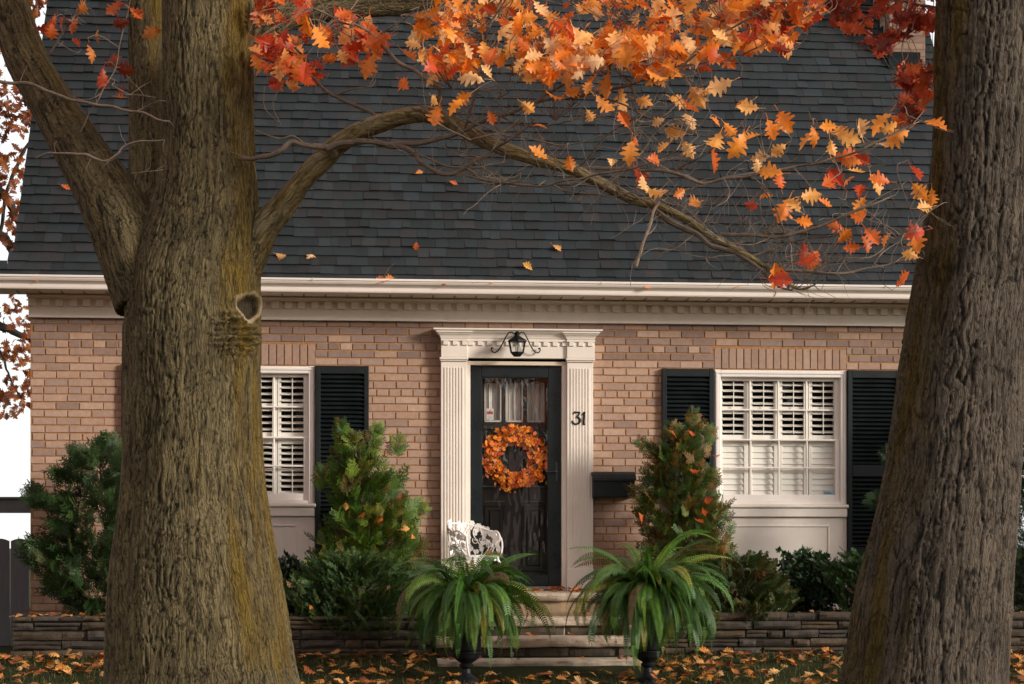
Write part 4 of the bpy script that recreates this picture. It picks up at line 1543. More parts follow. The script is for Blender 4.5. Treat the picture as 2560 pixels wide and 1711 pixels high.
def pframes(P):
    T = np.gradient(P, axis=0); T /= np.linalg.norm(T, axis=1)[:, None]
    N1 = CR - T * (T @ CR)[:, None]; N1 /= np.linalg.norm(N1, axis=1)[:, None]
    N2 = np.cross(T, N1)
    s = np.concatenate([[0], np.cumsum(np.linalg.norm(np.diff(P, axis=0), axis=1))])
    return T, N1, N2, s


def bark_coords(V, tubes):
    best = np.full(len(V), 1e9); out = np.zeros((len(V), 3)); rad = np.ones(len(V)); dirv = np.zeros((len(V), 3))
    for ti, (P, R) in enumerate(tubes):
        T, N1, N2, s = pframes(P)
        for c in range(0, len(V), 20000):
            v = V[c:c + 20000]
            d = np.linalg.norm(v[:, None, :] - P[None], axis=2)
            i = np.argmin(d - R[None], axis=1)
            g = (d - R[None])[np.arange(len(v)), i]
            m = g < best[c:c + 20000]
            dv = v - P[i]
            ds = np.einsum('ij,ij->i', dv, T[i])
            b = np.stack([np.einsum('ij,ij->i', dv, N1[i]), np.einsum('ij,ij->i', dv, N2[i]), s[i] + ds + ti * 7.3], 1)
            sl = slice(c, c + 20000)
            best[sl] = np.where(m, g, best[sl])
            out[sl] = np.where(m[:, None], b, out[sl]); rad[sl] = np.where(m, R[i], rad[sl])
    return out, rad


def ridges(b, f, st, seed):
    w = b + .02 * np.stack([pn(b * 6 + seed), pn(b * 6 + seed + 40), 0 * b[:, 0]], 1) * 2
    q = np.stack([w[:, 0] * f, w[:, 1] * f, w[:, 2] * f * st], 1)
    n1 = np.abs(pn(q + seed)); n2 = np.abs(pn(q * 2.1 + seed + 9)); n3 = pn(q * np.array([2.6, 2.6, 2.0]) + seed + 3)
    h = sstep(.0, .11, n1) * .6 + sstep(0, .10, n2) * .32 + .30 * n3
    cross = np.abs(pn(np.stack([w[:, 0] * f * .5, w[:, 1] * f * .5, w[:, 2] * f * .45], 1) + seed + 70))
    return h * (.88 + .12 * sstep(0, .10, cross))


def trunk(name, tubes, voxel, f, st, amp, mat, parent, moss_fn, knot=None, seed=0):
    mb = MB()
    for P, R in tubes: mb.tube(P, R, 28)
    tmp = mb.build('temporary', mat)
    md = tmp.modifiers.new('r', 'REMESH'); md.mode = 'VOXEL'; md.voxel_size = voxel
    sm = tmp.modifiers.new('s', 'SMOOTH'); sm.iterations = 9; sm.factor = .5
    dg = bpy.context.evaluated_depsgraph_get()
    ev = tmp.evaluated_get(dg); me = ev.to_mesh()
    nv = len(me.vertices)
    V = np.empty(nv * 3, np.float32); me.vertices.foreach_get('co', V); V = V.reshape(-1, 3).astype(float)
    Nn = np.empty(nv * 3, np.float32); me.vertices.foreach_get('normal', Nn); Nn = Nn.reshape(-1, 3).astype(float)
    ls = np.empty(len(me.polygons), np.int32); me.polygons.foreach_get('loop_start', ls)
    lt = np.empty(len(me.polygons), np.int32); me.polygons.foreach_get('loop_total', lt)
    li = np.empty(len(me.loops), np.int32); me.loops.foreach_get('vertex_index', li)
    ev.to_mesh_clear()
    m0 = tmp.data
    bpy.data.objects.remove(tmp); bpy.data.meshes.remove(m0)
    b, rad = bark_coords(V, tubes)
    h = ridges(b, f, st, seed)
    big = pn(np.stack([b[:, 0] * 3.2, b[:, 1] * 3.2, b[:, 2] * .8], 1) + seed + 11)
    lob = pn(np.stack([b[:, 0] * 7, b[:, 1] * 7, b[:, 2] * .7], 1) + seed + 31)
    sc_ = np.clip(rad / .3, .35, 1)
    disp = amp * (h - .45) * sc_ + .040 * big * sc_ + .018 * lob * sc_
    kn = np.zeros(nv)
    if knot:
        px, py, d = proj(V)
        face = (Nn @ (CAM - V.mean(0))) > -1.0
        for (kx, ky, ra, rb) in knot:
            dx, dy = (px - kx) / ra, (py - ky) / rb
            # slightly heart shaped mouth, wider at the top
            r = (1 + .35 * pn(np.stack([px * .045, py * .045, 0 * px], 1))) * np.sqrt((dx / (1 - .25 * np.clip(dy, -1, 1))) ** 2 + dy ** 2)
            m = face & (d < np.median(d) + .05)
            kn = np.where(m & (r < 1), np.maximum(kn, 1 - sstep(.7, 1, r)), kn)
            kn = np.where(m & (r >= .88) & (r < 1.45), -np.exp(-((r - 1.12) / .15) ** 2) * (.35 + .65 * sstep(-.6, .7, dy)), kn)
            disp = np.where(m, disp * sstep(.6, 1.7, r), disp)
            kd = np.where(m, .035 * np.exp(-((r - 1.12) / .3) ** 2) - .06 * (1 - sstep(.45, 1.0, r)), 0)
            kvec = kd[:, None] * (-CF * .75 + CR * .15 + Nn * .2)
            # swollen, wrinkled collar below the knot
            cr = np.sqrt(((px - kx + 30) / 80) ** 2 + ((py - ky - 62) / 85) ** 2)
            cw = m * (1 - sstep(.25, 1, cr)) * sstep(1.2, 1.7, r)
            wr = np.abs(pn(np.stack([(px - kx) * .02 + (py - ky) * .012, py * .075, 0 * py], 1) + 5))
            disp = disp + cw * (.055 + .075 * (sstep(0, .25, wr) - .7))
            h = h * (1 - .6 * cw) + .6 * cw * sstep(0, .25, wr)
    V2 = V + Nn * disp[:, None] + (kvec if knot else 0)
    mb = MB()
    mb.add(V2, np.zeros((0, 4), int))
    mb.F = []
    for kk in np.unique(lt):
        s_ = ls[lt == kk]
        mb.F.append(li[s_[:, None] + np.arange(kk)[None]])
    return mb.build(name, mat, parent, smooth=True, attrs={'bark': b, 'ridge': h, 'moss': moss_fn(V, b, rad), 'knot': kn})


def bark_tube(name, rows, mat, parent, f=14, amp=.006, moss=.3, m=14, n=26, seed=0):
    P, R = path(rows, m)
    R = R * .90
    mb = MB(); mb.tube(P, R, n)
    V = np.concatenate(mb.V)
    b, rad = bark_coords(V, [(P, R)])
    h = ridges(b, f, .25, seed + 3)
    d = V - np.repeat(P, n, 0); d /= np.linalg.norm(d, axis=1)[:, None]
    lump = pn(np.stack([b[:, 0] * 9, b[:, 1] * 9, b[:, 2] * 5], 1) + seed)
    mb.V = [V + d * (amp * (h - .4) + .22 * rad * lump)[:, None]]
    return mb.build(name, mat, parent, smooth=True, attrs={'bark': b, 'ridge': h, 'moss': moss + .45 * pn(b * 4 + 3) - .5 * d[:, 2] * (.3), 'knot': np.zeros(len(V))}), P


# ---- the mossy oak on the left
lo = thing('oak_tree', 'large mossy oak in the left foreground, orange leaved limb arching across the roof', 'tree', [*at(500, 1900, 12.0)[:2], -.5])
t_main = path([(522, -500, 222, 12.0), (521, -100, 224, 12.0), (520, 250, 228, 12.0), (520, 430, 240, 12.0), (512, 560, 275, 12.0), (488, 700, 326, 12.0), (484, 850, 338, 12.0), (484, 1000, 342, 12.0),
               (483, 1200, 362, 12.0), (488, 1400, 408, 12.0), (496, 1560, 440, 12.0), (503, 1711, 478, 12.0), (508, 1850, 590, 12.0), (510, 1990, 800, 12.0)])
t_limb = path([(-10, -400, 98, 13.4), (8, -60, 100, 13.0), (58, 130, 104, 12.75), (116, 240, 112, 12.6), (180, 350, 126, 12.45), (252, 465, 144, 12.25), (330, 600, 185, 12.05), (395, 740, 225, 12.0)])
t_2nd = path([(364, -500, 80, 12.8), (362, -40, 82, 12.7), (364, 200, 84, 12.6), (368, 380, 92, 12.35), (385, 560, 130, 12.2), (420, 720, 160, 12.1)])
t_stub = path([(570, 720, 120, 12.0), (612, 640, 110, 11.98), (650, 582, 84, 11.95), (688, 538, 40, 11.9)])
t_dark = path([(560, 200, 70, 12.25), (620, 95, 84, 12.35), (720, 28, 92, 12.5), (860, 2, 92, 12.7), (1000, -8, 86, 12.9), (1150, -40, 70, 13.1), (1300, -110, 60, 13.3)])


def moss_left(V, b, rad):
    px, py, d = proj(V)
    side = np.clip(b[:, 0] / rad, -1, 1)
    m = sstep(-.1, 1.0, side) * .62 + .75 * pn(np.stack([b[:, 0] * 9, b[:, 1] * 9, b[:, 2] * .9], 1)) - .06
    return np.where((px > 640) & (py < 200), -.5, m)


trunk('trunk', [t_main, t_limb, t_2nd, t_stub, t_dark], .0105, 40, .04, .014, OAKB, lo, moss_left, knot=[(620, 770, 28, 31)], seed=2)
main_rows = [(618, 640, 88, 11.98), (662, 570, 80, 11.93), (702, 522, 71, 11.88), (745, 466, 63, 11.84), (775, 432, 58, 11.82), (815, 390, 57, 11.8), (850, 358, 54, 11.75), (900, 328, 50, 11.7), (960, 305, 47, 11.65), (1020, 290, 44, 11.6), (1075, 288, 43, 11.55), (1130, 308, 42, 11.5), (1190, 342, 39, 11.45),
             (1260, 372, 36, 11.4), (1340, 398, 34, 11.35), (1430, 424, 31, 11.3), (1510, 462, 29, 11.25), (1580, 498, 26, 11.2), (1645, 516, 23, 11.15), (1720, 552, 20, 11.1), (1790, 598, 18, 11.05), (1850, 628, 15, 11.0), (1915, 668, 11, 11.0), (1965, 708, 8, 11.0), (2005, 723, 6, 11.0), (2040, 712, 3, 11.0)]
_, BP = bark_tube('branch', main_rows, BRANCHB, lo, moss=.62, seed=1)
second = [
    [(835, 388, 24, 11.7), (822, 368, 20, 11.65), (760, 362, 14, 11.62), (728, 356, 15, 11.6), (695, 380, 13, 11.6), (638, 396, 11, 11.7), (600, 396, 8, 11.8)],
    [(765, 362, 7, 11.62), (735, 341, 5, 11.6), (700, 344, 4.5, 11.6), (640, 325, 3, 11.6)],
    [(820, 372, 20, 11.62), (870, 356, 15, 11.58), (950, 359, 13, 11.5), (1030, 358, 13, 11.45), (1090, 352, 12, 11.4), (1150, 332, 11, 11.35), (1205, 304, 10, 11.3), (1260, 288, 9, 11.25), (1370, 250, 7.5, 11.2), (1470, 235, 7, 11.15), (1560, 215, 6.5, 11.1), (1700, 165, 5.5, 11.05), (1800, 152, 4.5, 11.0), (1890, 120, 3, 11)],
    [(890, 352, 14, 11.55), (960, 362, 13, 11.5), (1010, 370, 13, 11.45), (1038, 390, 12, 11.42), (1048, 408, 11, 11.4), (1092, 430, 11, 11.38), (1128, 436, 10, 11.35), (1165, 420, 10, 11.32), (1182, 402, 9, 11.3), (1230, 378, 7, 11.28), (1275, 350, 6, 11.2), (1335, 300, 4, 11.1)],
    [(1010, 372, 7, 11.46), (1060, 395, 6, 11.42), (1120, 420, 6, 11.4), (1165, 425, 6, 11.4), (1200, 448, 6.5, 11.4), (1260, 455, 6, 11.35), (1335, 467, 6, 11.3), (1440, 450, 6, 11.2), (1540, 432, 5, 11.1), (1620, 408, 4, 11.0), (1700, 376, 3, 10.9)],
    [(1130, 437, 6, 11.4), (1200, 450, 6, 11.36), (1290, 456, 4, 11.3), (1300, 432, 2.5, 11.3)],
    [(1380, 462, 4.5, 11.3), (1420, 480, 4, 11.3), (1480, 483, 4, 11.2), (1540, 490, 4, 11.15), (1600, 472, 3, 11.1)],
    [(950, 300, 11, 11.65), (912, 276, 10, 11.68), (855, 250, 9, 11.7), (800, 210, 8, 11.75), (745, 155, 7, 11.8), (722, 125, 5, 11.85), (690, 60, 3, 11.9)],
    [(835, 240, 5, 11.72), (880, 228, 4, 11.7), (925, 218, 2.5, 11.7)],
    [(1098, 225, 13, 11.5), (1060, 192, 12, 11.5), (1010, 165, 11, 11.5), (975, 130, 11, 11.5), (935, 88, 10, 11.5), (900, 66, 9, 11.5), (850, 55, 7, 11.5), (780, 20, 4, 11.5)],
    [(1110, 300, 13, 11.5), (1100, 262, 12, 11.5), (1098, 225, 12, 11.5)],
    [(940, 90, 6, 11.5), (990, 60, 5, 11.45), (1050, 20, 4, 11.4)],
    [(1150, 335, 9, 11.36), (1172, 290, 8, 11.3), (1190, 215, 7.5, 11.25), (1208, 120, 7, 11.2), (1225, 70, 6, 11.2), (1260, -20, 5, 11.2)],
    [(1330, 262, 6, 11.2), (1420, 200, 6, 11.15), (1500, 130, 5.5, 11.1), (1560, 60, 5, 11.1), (1640, -20, 4, 11.1)],
    [(1700, 165, 6, 11.05), (1770, 110, 5.5, 11), (1850, 60, 5, 10.95), (1930, 10, 4, 10.9)],
    [(1500, 235, 5, 11.15), (1620, 290, 4.5, 11.1), (1680, 320, 4, 11.1), (1780, 330, 3, 11.05)],
    [(1440, 425, 9, 11.3), (1540, 420, 9, 11.25), (1600, 426, 9, 11.2), (1680, 430, 8.5, 11.15), (1755, 455, 8, 11.1), (1840, 444, 7, 11.05), (1900, 436, 7, 11), (1975, 418, 6, 11), (2070, 402, 6, 10.95), (2180, 360, 4.5, 10.9), (2280, 312, 3, 10.9)],
    [(1640, 520, 18, 11.15), (1668, 545, 17, 11.12), (1705, 566, 16, 11.1), (1750, 590, 14, 11.05), (1782, 622, 13, 11.05), (1845, 632, 12, 11), (1895, 668, 9, 11), (1945, 712, 6, 11), (1985, 726, 4, 11)],
    [(1800, 585, 11, 11.05), (1850, 588, 10, 11), (1890, 590, 10, 11), (1960, 590, 9, 10.95), (2040, 570, 8, 10.9), (2100, 540, 7, 10.85), (2180, 510, 5.5, 10.8), (2240, 488, 3.5, 10.8)],
    [(1900, 660, 9, 11), (1960, 676, 8, 11), (2040, 684, 8, 10.95), (2110, 684, 7.5, 10.9), (2190, 668, 6, 10.9), (2300, 642, 4, 10.85)],
    [(1870, 642, 7, 11), (1930, 625, 6, 11), (1965, 605, 5, 11), (2060, 592, 4, 10.95), (2110, 575, 3, 10.9)],
    [(1650, 505, 9, 11.1), (1630, 545, 8, 11.05), (1608, 600, 7.5, 11), (1596, 640, 8, 11), (1591, 668, 7, 11)],
    [(1440, 430, 6, 11.3), (1480, 380, 5, 11.2), (1530, 330, 4.5, 11.1), (1600, 290, 3.5, 11), (1660, 240, 2.5, 11)],
    [(1300, 300, 5, 11.2), (1260, 330, 4.5, 11.2), (1230, 375, 3.5, 11.2)],
    [(1170, 300, 5, 11.3), (1240, 330, 4, 11.2), (1310, 345, 4, 11.2), (1400, 362, 4, 11.1), (1500, 340, 3, 11)],
    [(1250, 290, 5, 11.25), (1330, 320, 4, 11.2), (1430, 300, 4, 11.1), (1520, 295, 3.5, 11.1), (1600, 345, 3, 11)],
    [(1560, 420, 6, 11.2), (1600, 380, 5, 11.15), (1640, 330, 4, 11.1), (1720, 280, 3, 11.05)],
    [(1680, 430, 5, 11.1), (1740, 400, 4.5, 11.05), (1800, 360, 4, 11), (1860, 300, 2.5, 11)],
    [(1960, 590, 4, 10.95), (1935, 520, 3.5, 10.9), (1900, 470, 3, 10.9)],
    [(2180, 668, 4, 10.9), (2230, 600, 3.5, 10.85), (2290, 570, 2.5, 10.8)],
]
left_twigs = [
    [(-20, 200, 9, 12.0), (80, 212, 9, 11.95), (150, 243, 8, 11.9), (240, 262, 7, 11.85), (330, 278, 6.5, 11.8), (400, 300, 5, 11.75), (425, 306, 4, 11.75)],
    [(335, 280, 4, 11.8), (365, 268, 3.5, 11.8), (395, 250, 3, 11.75), (415, 250, 2.5, 11.75)],
    [(90, 395, 5, 11.85), (130, 384, 6, 11.8), (205, 387, 7, 11.75), (235, 398, 7, 11.75), (262, 402, 6, 11.75), (295, 385, 5, 11.75), (312, 362, 5, 11.75), (350, 352, 4.5, 11.75), (410, 350, 4, 11.75)],
    [(120, 140, 5, 12), (160, 80, 5, 11.9), (190, 40, 4, 11.9), (225, -20, 3, 11.9)],
    [(330, 435, 3, 11.8), (380, 432, 3, 11.75), (412, 425, 3, 11.75)],
    [(280, 215, 4, 11.8), (320, 238, 4, 11.8), (385, 243, 3.5, 11.75)],
    [(200, 330, 4, 12), (250, 240, 3.5, 11.9), (290, 160, 3, 11.9), (310, 60, 3, 11.9), (330, -20, 2.5, 11.9)],
]
tw = MB()
ANCH = []
BR = np.array((.15, .108, .078))


def limb_tube(mb, rows, m=9, n=7, wob=1.0, tint=BR):
    P, R = path(rows, m)
    P = P + (np.stack([pn(P * 7 + i * 13.7) for i in range(3)], 1)) * .022 * wob
    R = np.maximum(R * (1 + .35 * pn(P * 21)), .0016)
    mb.tube(P, R, n, tint * random.uniform(.8, 1.25))
    return P


for rows in second: ANCH.append(limb_tube(tw, rows))
lt_anch = [limb_tube(tw, rows) for rows in left_twigs]
ANCH = np.concatenate(ANCH + [BP[100:]])
LANCH = np.concatenate(lt_anch)


def wander(mb, p, d, L, r, n=9, curl=.5, tint=None):
    """one bare twig that grows from p"""
    P = [p]
    d = d / np.linalg.norm(d)
    a = RNG.normal(0, 1, 3) * curl
    for i in range(n):
        d = d + a * .16 + RNG.normal(0, .13, 3) + UP * .03
        d /= np.linalg.norm(d)
        P.append(P[-1] + d * L / n)
    mb.tube(P, np.linspace(r, r * .4, len(P)), 4, BR * random.uniform(.9, 1.6) if tint is None else tint)
    return np.array(P)


extra = []
apx, apy, _ = proj(ANCH)
ok = np.where((apx > 1120) & (apy > 60))[0]
for i in RNG.choice(ok, 250):
    ang = RNG.uniform(-2.6, 2.6)
    d = CR * math.cos(ang) * (1 if RNG.random() < .75 else -1) + UP * (math.sin(ang) * .6 + .1) + CF * RNG.normal(0, .4)
    P = wander(tw, ANCH[i], d, RNG.uniform(.12, .42), RNG.uniform(.0022, .004))
    extra.append(P)
    for _ in range(2):
        j = RNG.integers(3, 8)
        ang = RNG.uniform(-1.5, 1.5)
        extra.append(wander(tw, P[j], CR * math.cos(ang) + UP * math.sin(ang) + CF * RNG.normal(0, .4), RNG.uniform(.06, .2), .0018, 6))
ok2 = np.where((apx < 1120))[0]
for i in RNG.choice(ok2, 40):
    d = CR * RNG.normal(0, 1) + UP * RNG.normal(.2, .8) + CF * RNG.normal(0, .4)
    extra.append(wander(tw, ANCH[i], d, RNG.uniform(.08, .3), RNG.uniform(.0018, .0032)))
for i in RNG.choice(len(LANCH), 26):
    wander(tw, LANCH[i], CR * RNG.normal(0, 1) + UP * RNG.normal(.2, .8), RNG.uniform(.06, .22), .0022)

# leaves ---------------------------------------------------------------
PAL_O = [(.82, .21, .018), (.88, .27, .025), (.74, .14, .014), (.90, .36, .06), (.92, .48, .17), (.58, .085, .012), (.92, .54, .24), (.84, .24, .02)]
PAL_P = [(.92, .52, .22), (.92, .44, .13), (.88, .30, .04), (.93, .58, .30), (.84, .22, .02), (.88, .28, .03)]
PAL_R = [(.62, .075, .018), (.50, .05, .014), (.72, .14, .025), (.78, .22, .035), (.42, .04, .012), (.84, .34, .10)]
PAL_D = [(.26, .03, .012), (.36, .042, .014), (.46, .06, .016), (.20, .025, .012), (.56, .09, .02)]


def inpoly(n, poly):
    poly = np.array(poly, float)
    lo_, hi_ = poly.min(0), poly.max(0)
    out = []
    while len(out) < n:
        p = RNG.uniform(lo_, hi_)
        x, y = p; c = False
        for i in range(len(poly)):
            (x1, y1), (x2, y2) = poly[i], poly[i - 1]
            if (y1 > y) != (y2 > y) and x < (x2 - x1) * (y - y1) / (y2 - y1) + x1: c = not c
        if c: out.append(p)
    return np.array(out)


def crown_leaves(mb, px, D, pal, L, anchors, twm, faceup=.45, droop=.5, reach=.6, spread=.6):
    N = len(px)
    pos = np.array([at(a, b, d) for (a, b), d in zip(px, D)])
    ang = RNG.uniform(0, 2 * math.pi, N)
    dirs = CR * np.cos(ang)[:, None] + UP * (np.sin(ang) * .9 - droop)[:, None] + CF * RNG.normal(0, .45, N)[:, None]
    nrm = -CF * .9 + UP * faceup + RNG.normal(0, spread, (N, 3))
    d_ = dirs / np.linalg.norm(dirs, axis=1)[:, None]
    size = L * RNG.uniform(.6, 1.22, N)
    base = pos - d_ * size[:, None] * .5
    scatter(mb, LEAVES, base, dirs, nrm, size, pal)
    for i in range(N):
        b = base[i] - d_[i] * size[i] * .26
        dd = np.linalg.norm(anchors - b, axis=1)
        j = int(np.argmin(dd))
        if dd[j] > reach: continue
        a = anchors[j]
        mid = (a + b) / 2 - d_[i] * dd[j] * .25 + RNG.normal(0, .05, 3) * dd[j]
        P = cat(np.array([a, mid, b]), 4)
        twm.tube(P, np.linspace(.003, .0014, len(P)), 4, BR * random.uniform(.9, 1.4))


lf = MB()
ALLA = np.concatenate([ANCH] + extra)
gA = inpoly(420, [(1060, -60), (1130, 30), (1090, 90), (1130, 170), (1230, 150), (1320, 190), (1480, 175), (1560, 130), (1640, 200), (1760, 175), (1900, 130), (1990, 90), (2010, -60)])
crown_leaves(lf, gA, RNG.uniform(10.8, 11.9, len(gA)), pick(PAL_O, len(gA), .16), .114, ALLA, tw)
gA1 = inpoly(130, [(1330, 110), (1500, 90), (1700, 85), (1760, 120), (1640, 190), (1500, 180), (1330, 200)])  # paler peach leaves: the lit lower band is put into their colour
crown_leaves(lf, gA1, RNG.uniform(10.7, 11.2, len(gA1)), pick(PAL_P, len(gA1), .08), .135, ALLA, tw)
gB = inpoly(92, [(640, 105), (760, 85), (850, 30), (950, 60), (960, 110), (930, 180), (830, 150), (790, 205), (740, 215), (690, 225), (640, 170)])
crown_leaves(lf, gB, RNG.uniform(11.4, 12.1, len(gB)), pick(PAL_R, len(gB), .15), .13, ALLA, tw)
gB2 = inpoly(26, [(640, 0), (760, -20), (790, 40), (700, 55), (640, 60)])
crown_leaves(lf, gB2, RNG.uniform(11.6, 12, len(gB2)), pick(PAL_R, len(gB2), .15), .12, ALLA, tw)
gB3 = inpoly(40, [(1050, 30), (1180, 20), (1180, 170), (1060, 200), (1030, 130)])
crown_leaves(lf, gB3, RNG.uniform(11, 11.6, len(gB3)), pick(PAL_O, len(gB3), .15), .135, ALLA, tw)
gC = inpoly(120, [(1780, -60), (2080, -60), (2060, 30), (1990, 70), (1975, 130), (1900, 130), (1820, 60)])
crown_leaves(lf, gC, RNG.uniform(10.9, 11.6, len(gC)), pick(PAL_R, len(gC), .15), .13, ALLA, tw)
# unseen leaves above the frame, added to shade the limb and upper roof
gU = inpoly(300, [(480, -60), (2350, -60), (2350, -420), (480, -420)])
crown_leaves(lf, gU, RNG.uniform(10.6, 13.6, len(gU)), pick(PAL_O, len(gU), .15), .14, ALLA, MB())


def shade_canopy(mb, c, n, pal):
    """unseen leaf canopy above the frame, added to shade trunks, roof and yard"""
    u = RNG.normal(0, 1, (n, 3)); u /= np.linalg.norm(u, axis=1)[:, None]
    q = np.array(c) + u * RNG.uniform(.15, 1, (n, 1)) ** .5 * np.array([5.2, 4.6, 2.4])
    q[:, 2] = np.maximum(q[:, 2], 7.6 + .3 * np.sin(q[:, 0]))
    q[:, 1] = np.clip(q[:, 1], -11, -1.8)
    scatter(mb, LEAVES, q, RNG.normal(0, 1, (n, 3)), RNG.normal(0, .6, (n, 3)) + UP, RNG.uniform(.26, .38, n), pick(pal, n, .15))


shade_canopy(lf, (-3.0, -6.4, 9.6), 3200, PAL_O)  # added canopy, out of view, cutting the sky light
n_ = 2600                                                # unseen leaf mass added left of the frame to darken that side
q_ = np.stack([RNG.uniform(-10.5, -6.2, n_), RNG.uniform(-11.5, -.5, n_), RNG.uniform(1.2, 9, n_)], 1)
scatter(lf, LEAVES, q_, RNG.normal(0, 1, (n_, 3)), RNG.normal(0, 1, (n_, 3)), RNG.uniform(.26, .4, n_), pick(PAL_D + PAL_O[:3], n_, .15))
single_p = [(770, 62), (800, 95), (1112, 45), (1178, 28), (1085, 250), (1160, 245), (1090, 290), (1178, 190), (1215, 180), (1140, 262), (1370, 160), (1425, 130), (1545, 130), (1600, 175), (1760, 225), (1800, 215), (1730, 300), (1790, 305),  # leaves that stand alone, read one by one
            (1850, 255), (1870, 270), (1825, 325), (1865, 345), (1880, 345), (1845, 365), (1610, 460), (1530, 408), (1645, 305), (1960, 320), (2020, 350), (2040, 340), (2205, 360), (1925, 430), (1895, 415), (1900, 395), (2060, 508), (1910, 485), (2300, 480), (2330, 495), (2110, 590), (2150, 515), (1475, 290), (1340, 75), (1960, 300), (2070, 318), (2150, 320), (2010, 555), (1350, 310)]
single_o = [(1020, 140), (1008, 210), (1228, 295), (1385, 240), (1510, 260), (1520, 215), (1345, 385), (1425, 408), (1590, 352), (1575, 380), (1635, 400), (1720, 370), (1715, 270), (1690, 330), (1790, 355), (1780, 400), (1640, 190), (1700, 250), (1740, 235), (1930, 325), (1945, 375), (2100, 330), (2120, 345), (2080, 370), (2075, 385), (2225, 320), (2200, 305), (2240, 340), (1640, 480), (1700, 483), (1735, 510), (1985, 510), (1960, 525), (2025, 490), (2115, 450), (2140, 430), (2190, 460), (2150, 540), (2200, 450), (2310, 520), (2290, 600), (2275, 635), (1320, 270), (1470, 220), (1555, 250), (1605, 250), (1480, 205), (1430, 230), (1560, 300), (1660, 370)]
single_r = [(1100, 175), (1135, 180), (1080, 165), (1600, 440), (2090, 445), (2070, 460), (2120, 395), (2150, 475), (2180, 590), (2215, 595), (2165, 610), (2130, 620), (2020, 655), (2035, 650), (1950, 700), (1935, 690), (2130, 405), (2095, 565), (2290, 430), (2260, 700), (2290, 580), (1950, 455), (2155, 400), (1880, 515), (2010, 630), (2340, 310)]
for pts, pal, L in ((single_p, PAL_P, .130), (single_o, [(.80, .22, .03), (.86, .30, .05), (.72, .15, .02), (.88, .40, .10)], .135), (single_r, PAL_R[:4], .135)):
    p = np.array(pts, float)
    crown_leaves(lf, p, RNG.uniform(10.7, 11.3, len(p)), pick(pal, len(p), .1), L, ALLA, tw, faceup=.35, spread=.5)
lf.build('crown', LEAF, lo)
lf = MB()
gH = np.array([(130, 55), (155, 65), (180, 60), (130, 80), (190, 108), (232, 130), (238, 90), (285, 20), (300, 60), (290, 10), (340, 35), (352, 30), (275, 165), (280, 150), (305, 175), (258, 205), (255, 195), (300, 245), (305, 230), (262, 218), (382, 78), (170, 50), (110, 75), (205, 20)], float)
crown_leaves(lf, gH, RNG.uniform(11.7, 12.1, len(gH)), pick([(.36, .05, .014), (.50, .10, .02), (.26, .035, .012), (.62, .20, .04)], len(gH), .15), .115, LANCH, tw, reach=.4)
lf.build('left_foliage' if False else 'foliage', LEAF, lo)
tw.build('twigs', TWIG, lo)

# ---- the furrowed tree on the right
ro = thing('oak_tree', 'dark furrowed leaning tree trunk in the right foreground with dark red leaves', 'tree', [*at(2300, 1850, 11.5)[:2], -.5])
t_r = path([(2484, -500, 262, 11.5), (2482, -150, 266, 11.5), (2478, 50, 270, 11.5), (2464, 350, 264, 11.5), (2444, 600, 274, 11.5), (2412, 900, 300, 11.5), (2381, 1200, 340, 11.5), (2340, 1500, 386, 11.5), (2318, 1700, 406, 11.5), (2300, 1850, 490, 11.5), (2290, 2000, 700, 11.5)])
t_rb = path([(2470, 130, 150, 11.6), (2380, -60, 110, 11.7), (2250, -260, 90, 11.9), (2050, -420, 70, 12.1)])


def moss_right(V, b, rad):
    side = np.clip(b[:, 0] / rad, -1, 1)
    return (1 - sstep(-1.0, .1, side)) * .75 + .75 * pn(np.stack([b[:, 0] * 9, b[:, 1] * 9, b[:, 2] * 1.2], 1)) - .16


trunk('trunk', [t_r, t_rb], .0105, 28, .030, .022, OAKR, ro, moss_right, seed=5)
tw = MB()
RA = []
for rows in [[(2360, 40, 10, 12.0), (2310, 60, 8, 12.0), (2260, 85, 6, 12.0), (2250, 60, 4, 12)], [(2350, 20, 9, 12.1), (2280, 10, 7, 12.2), (2180, -10, 6, 12.2), (2080, -30, 5, 12.2)], [(2370, 175, 8, 11.9), (2320, 182, 6, 11.9), (2270, 195, 4, 11.9)],
             [(2260, 58, 4, 12), (2240, 80, 3.5, 12), (2215, 110, 2.5, 12)], [(2140, 0, 4, 12.2), (2120, 30, 3, 12.2), (2100, 60, 2, 12.2)], [(2330, 190, 4, 11.9), (2300, 240, 3, 11.9), (2270, 290, 2, 11.9)]]:
    RA.append(limb_tube(tw, rows))
RA = np.concatenate(RA)
lf = MB()
for n, poly, pal in ((75, [(1995, -40), (2330, -40), (2320, 10), (2180, 40), (2150, 90), (2060, 60)], PAL_D), (34, [(2235, 20), (2335, 20), (2345, 60), (2300, 70), (2240, 60)], PAL_D[:4]),
                     (26, [(2160, 95), (2260, 60), (2265, 105), (2200, 130)], PAL_D[1:]), (48, [(2240, 170), (2330, 165), (2340, 240), (2310, 265), (2250, 270)], PAL_D[1:] + [(.7, .14, .03)]), (12, [(2250, 270), (2300, 270), (2280, 310), (2245, 305)], PAL_D[2:] + [(.7, .14, .03)])):
    g = inpoly(n, poly)
    crown_leaves(lf, g, RNG.uniform(11.7, 12.3, n), pick(pal, n, .15), .115, RA, tw)
shade_canopy(lf, (3.6, -6.9, 9.6), 2000, PAL_D + PAL_O[:4])
lf.build('crown', LEAF, ro)
tw.build('twigs', TWIG, ro)

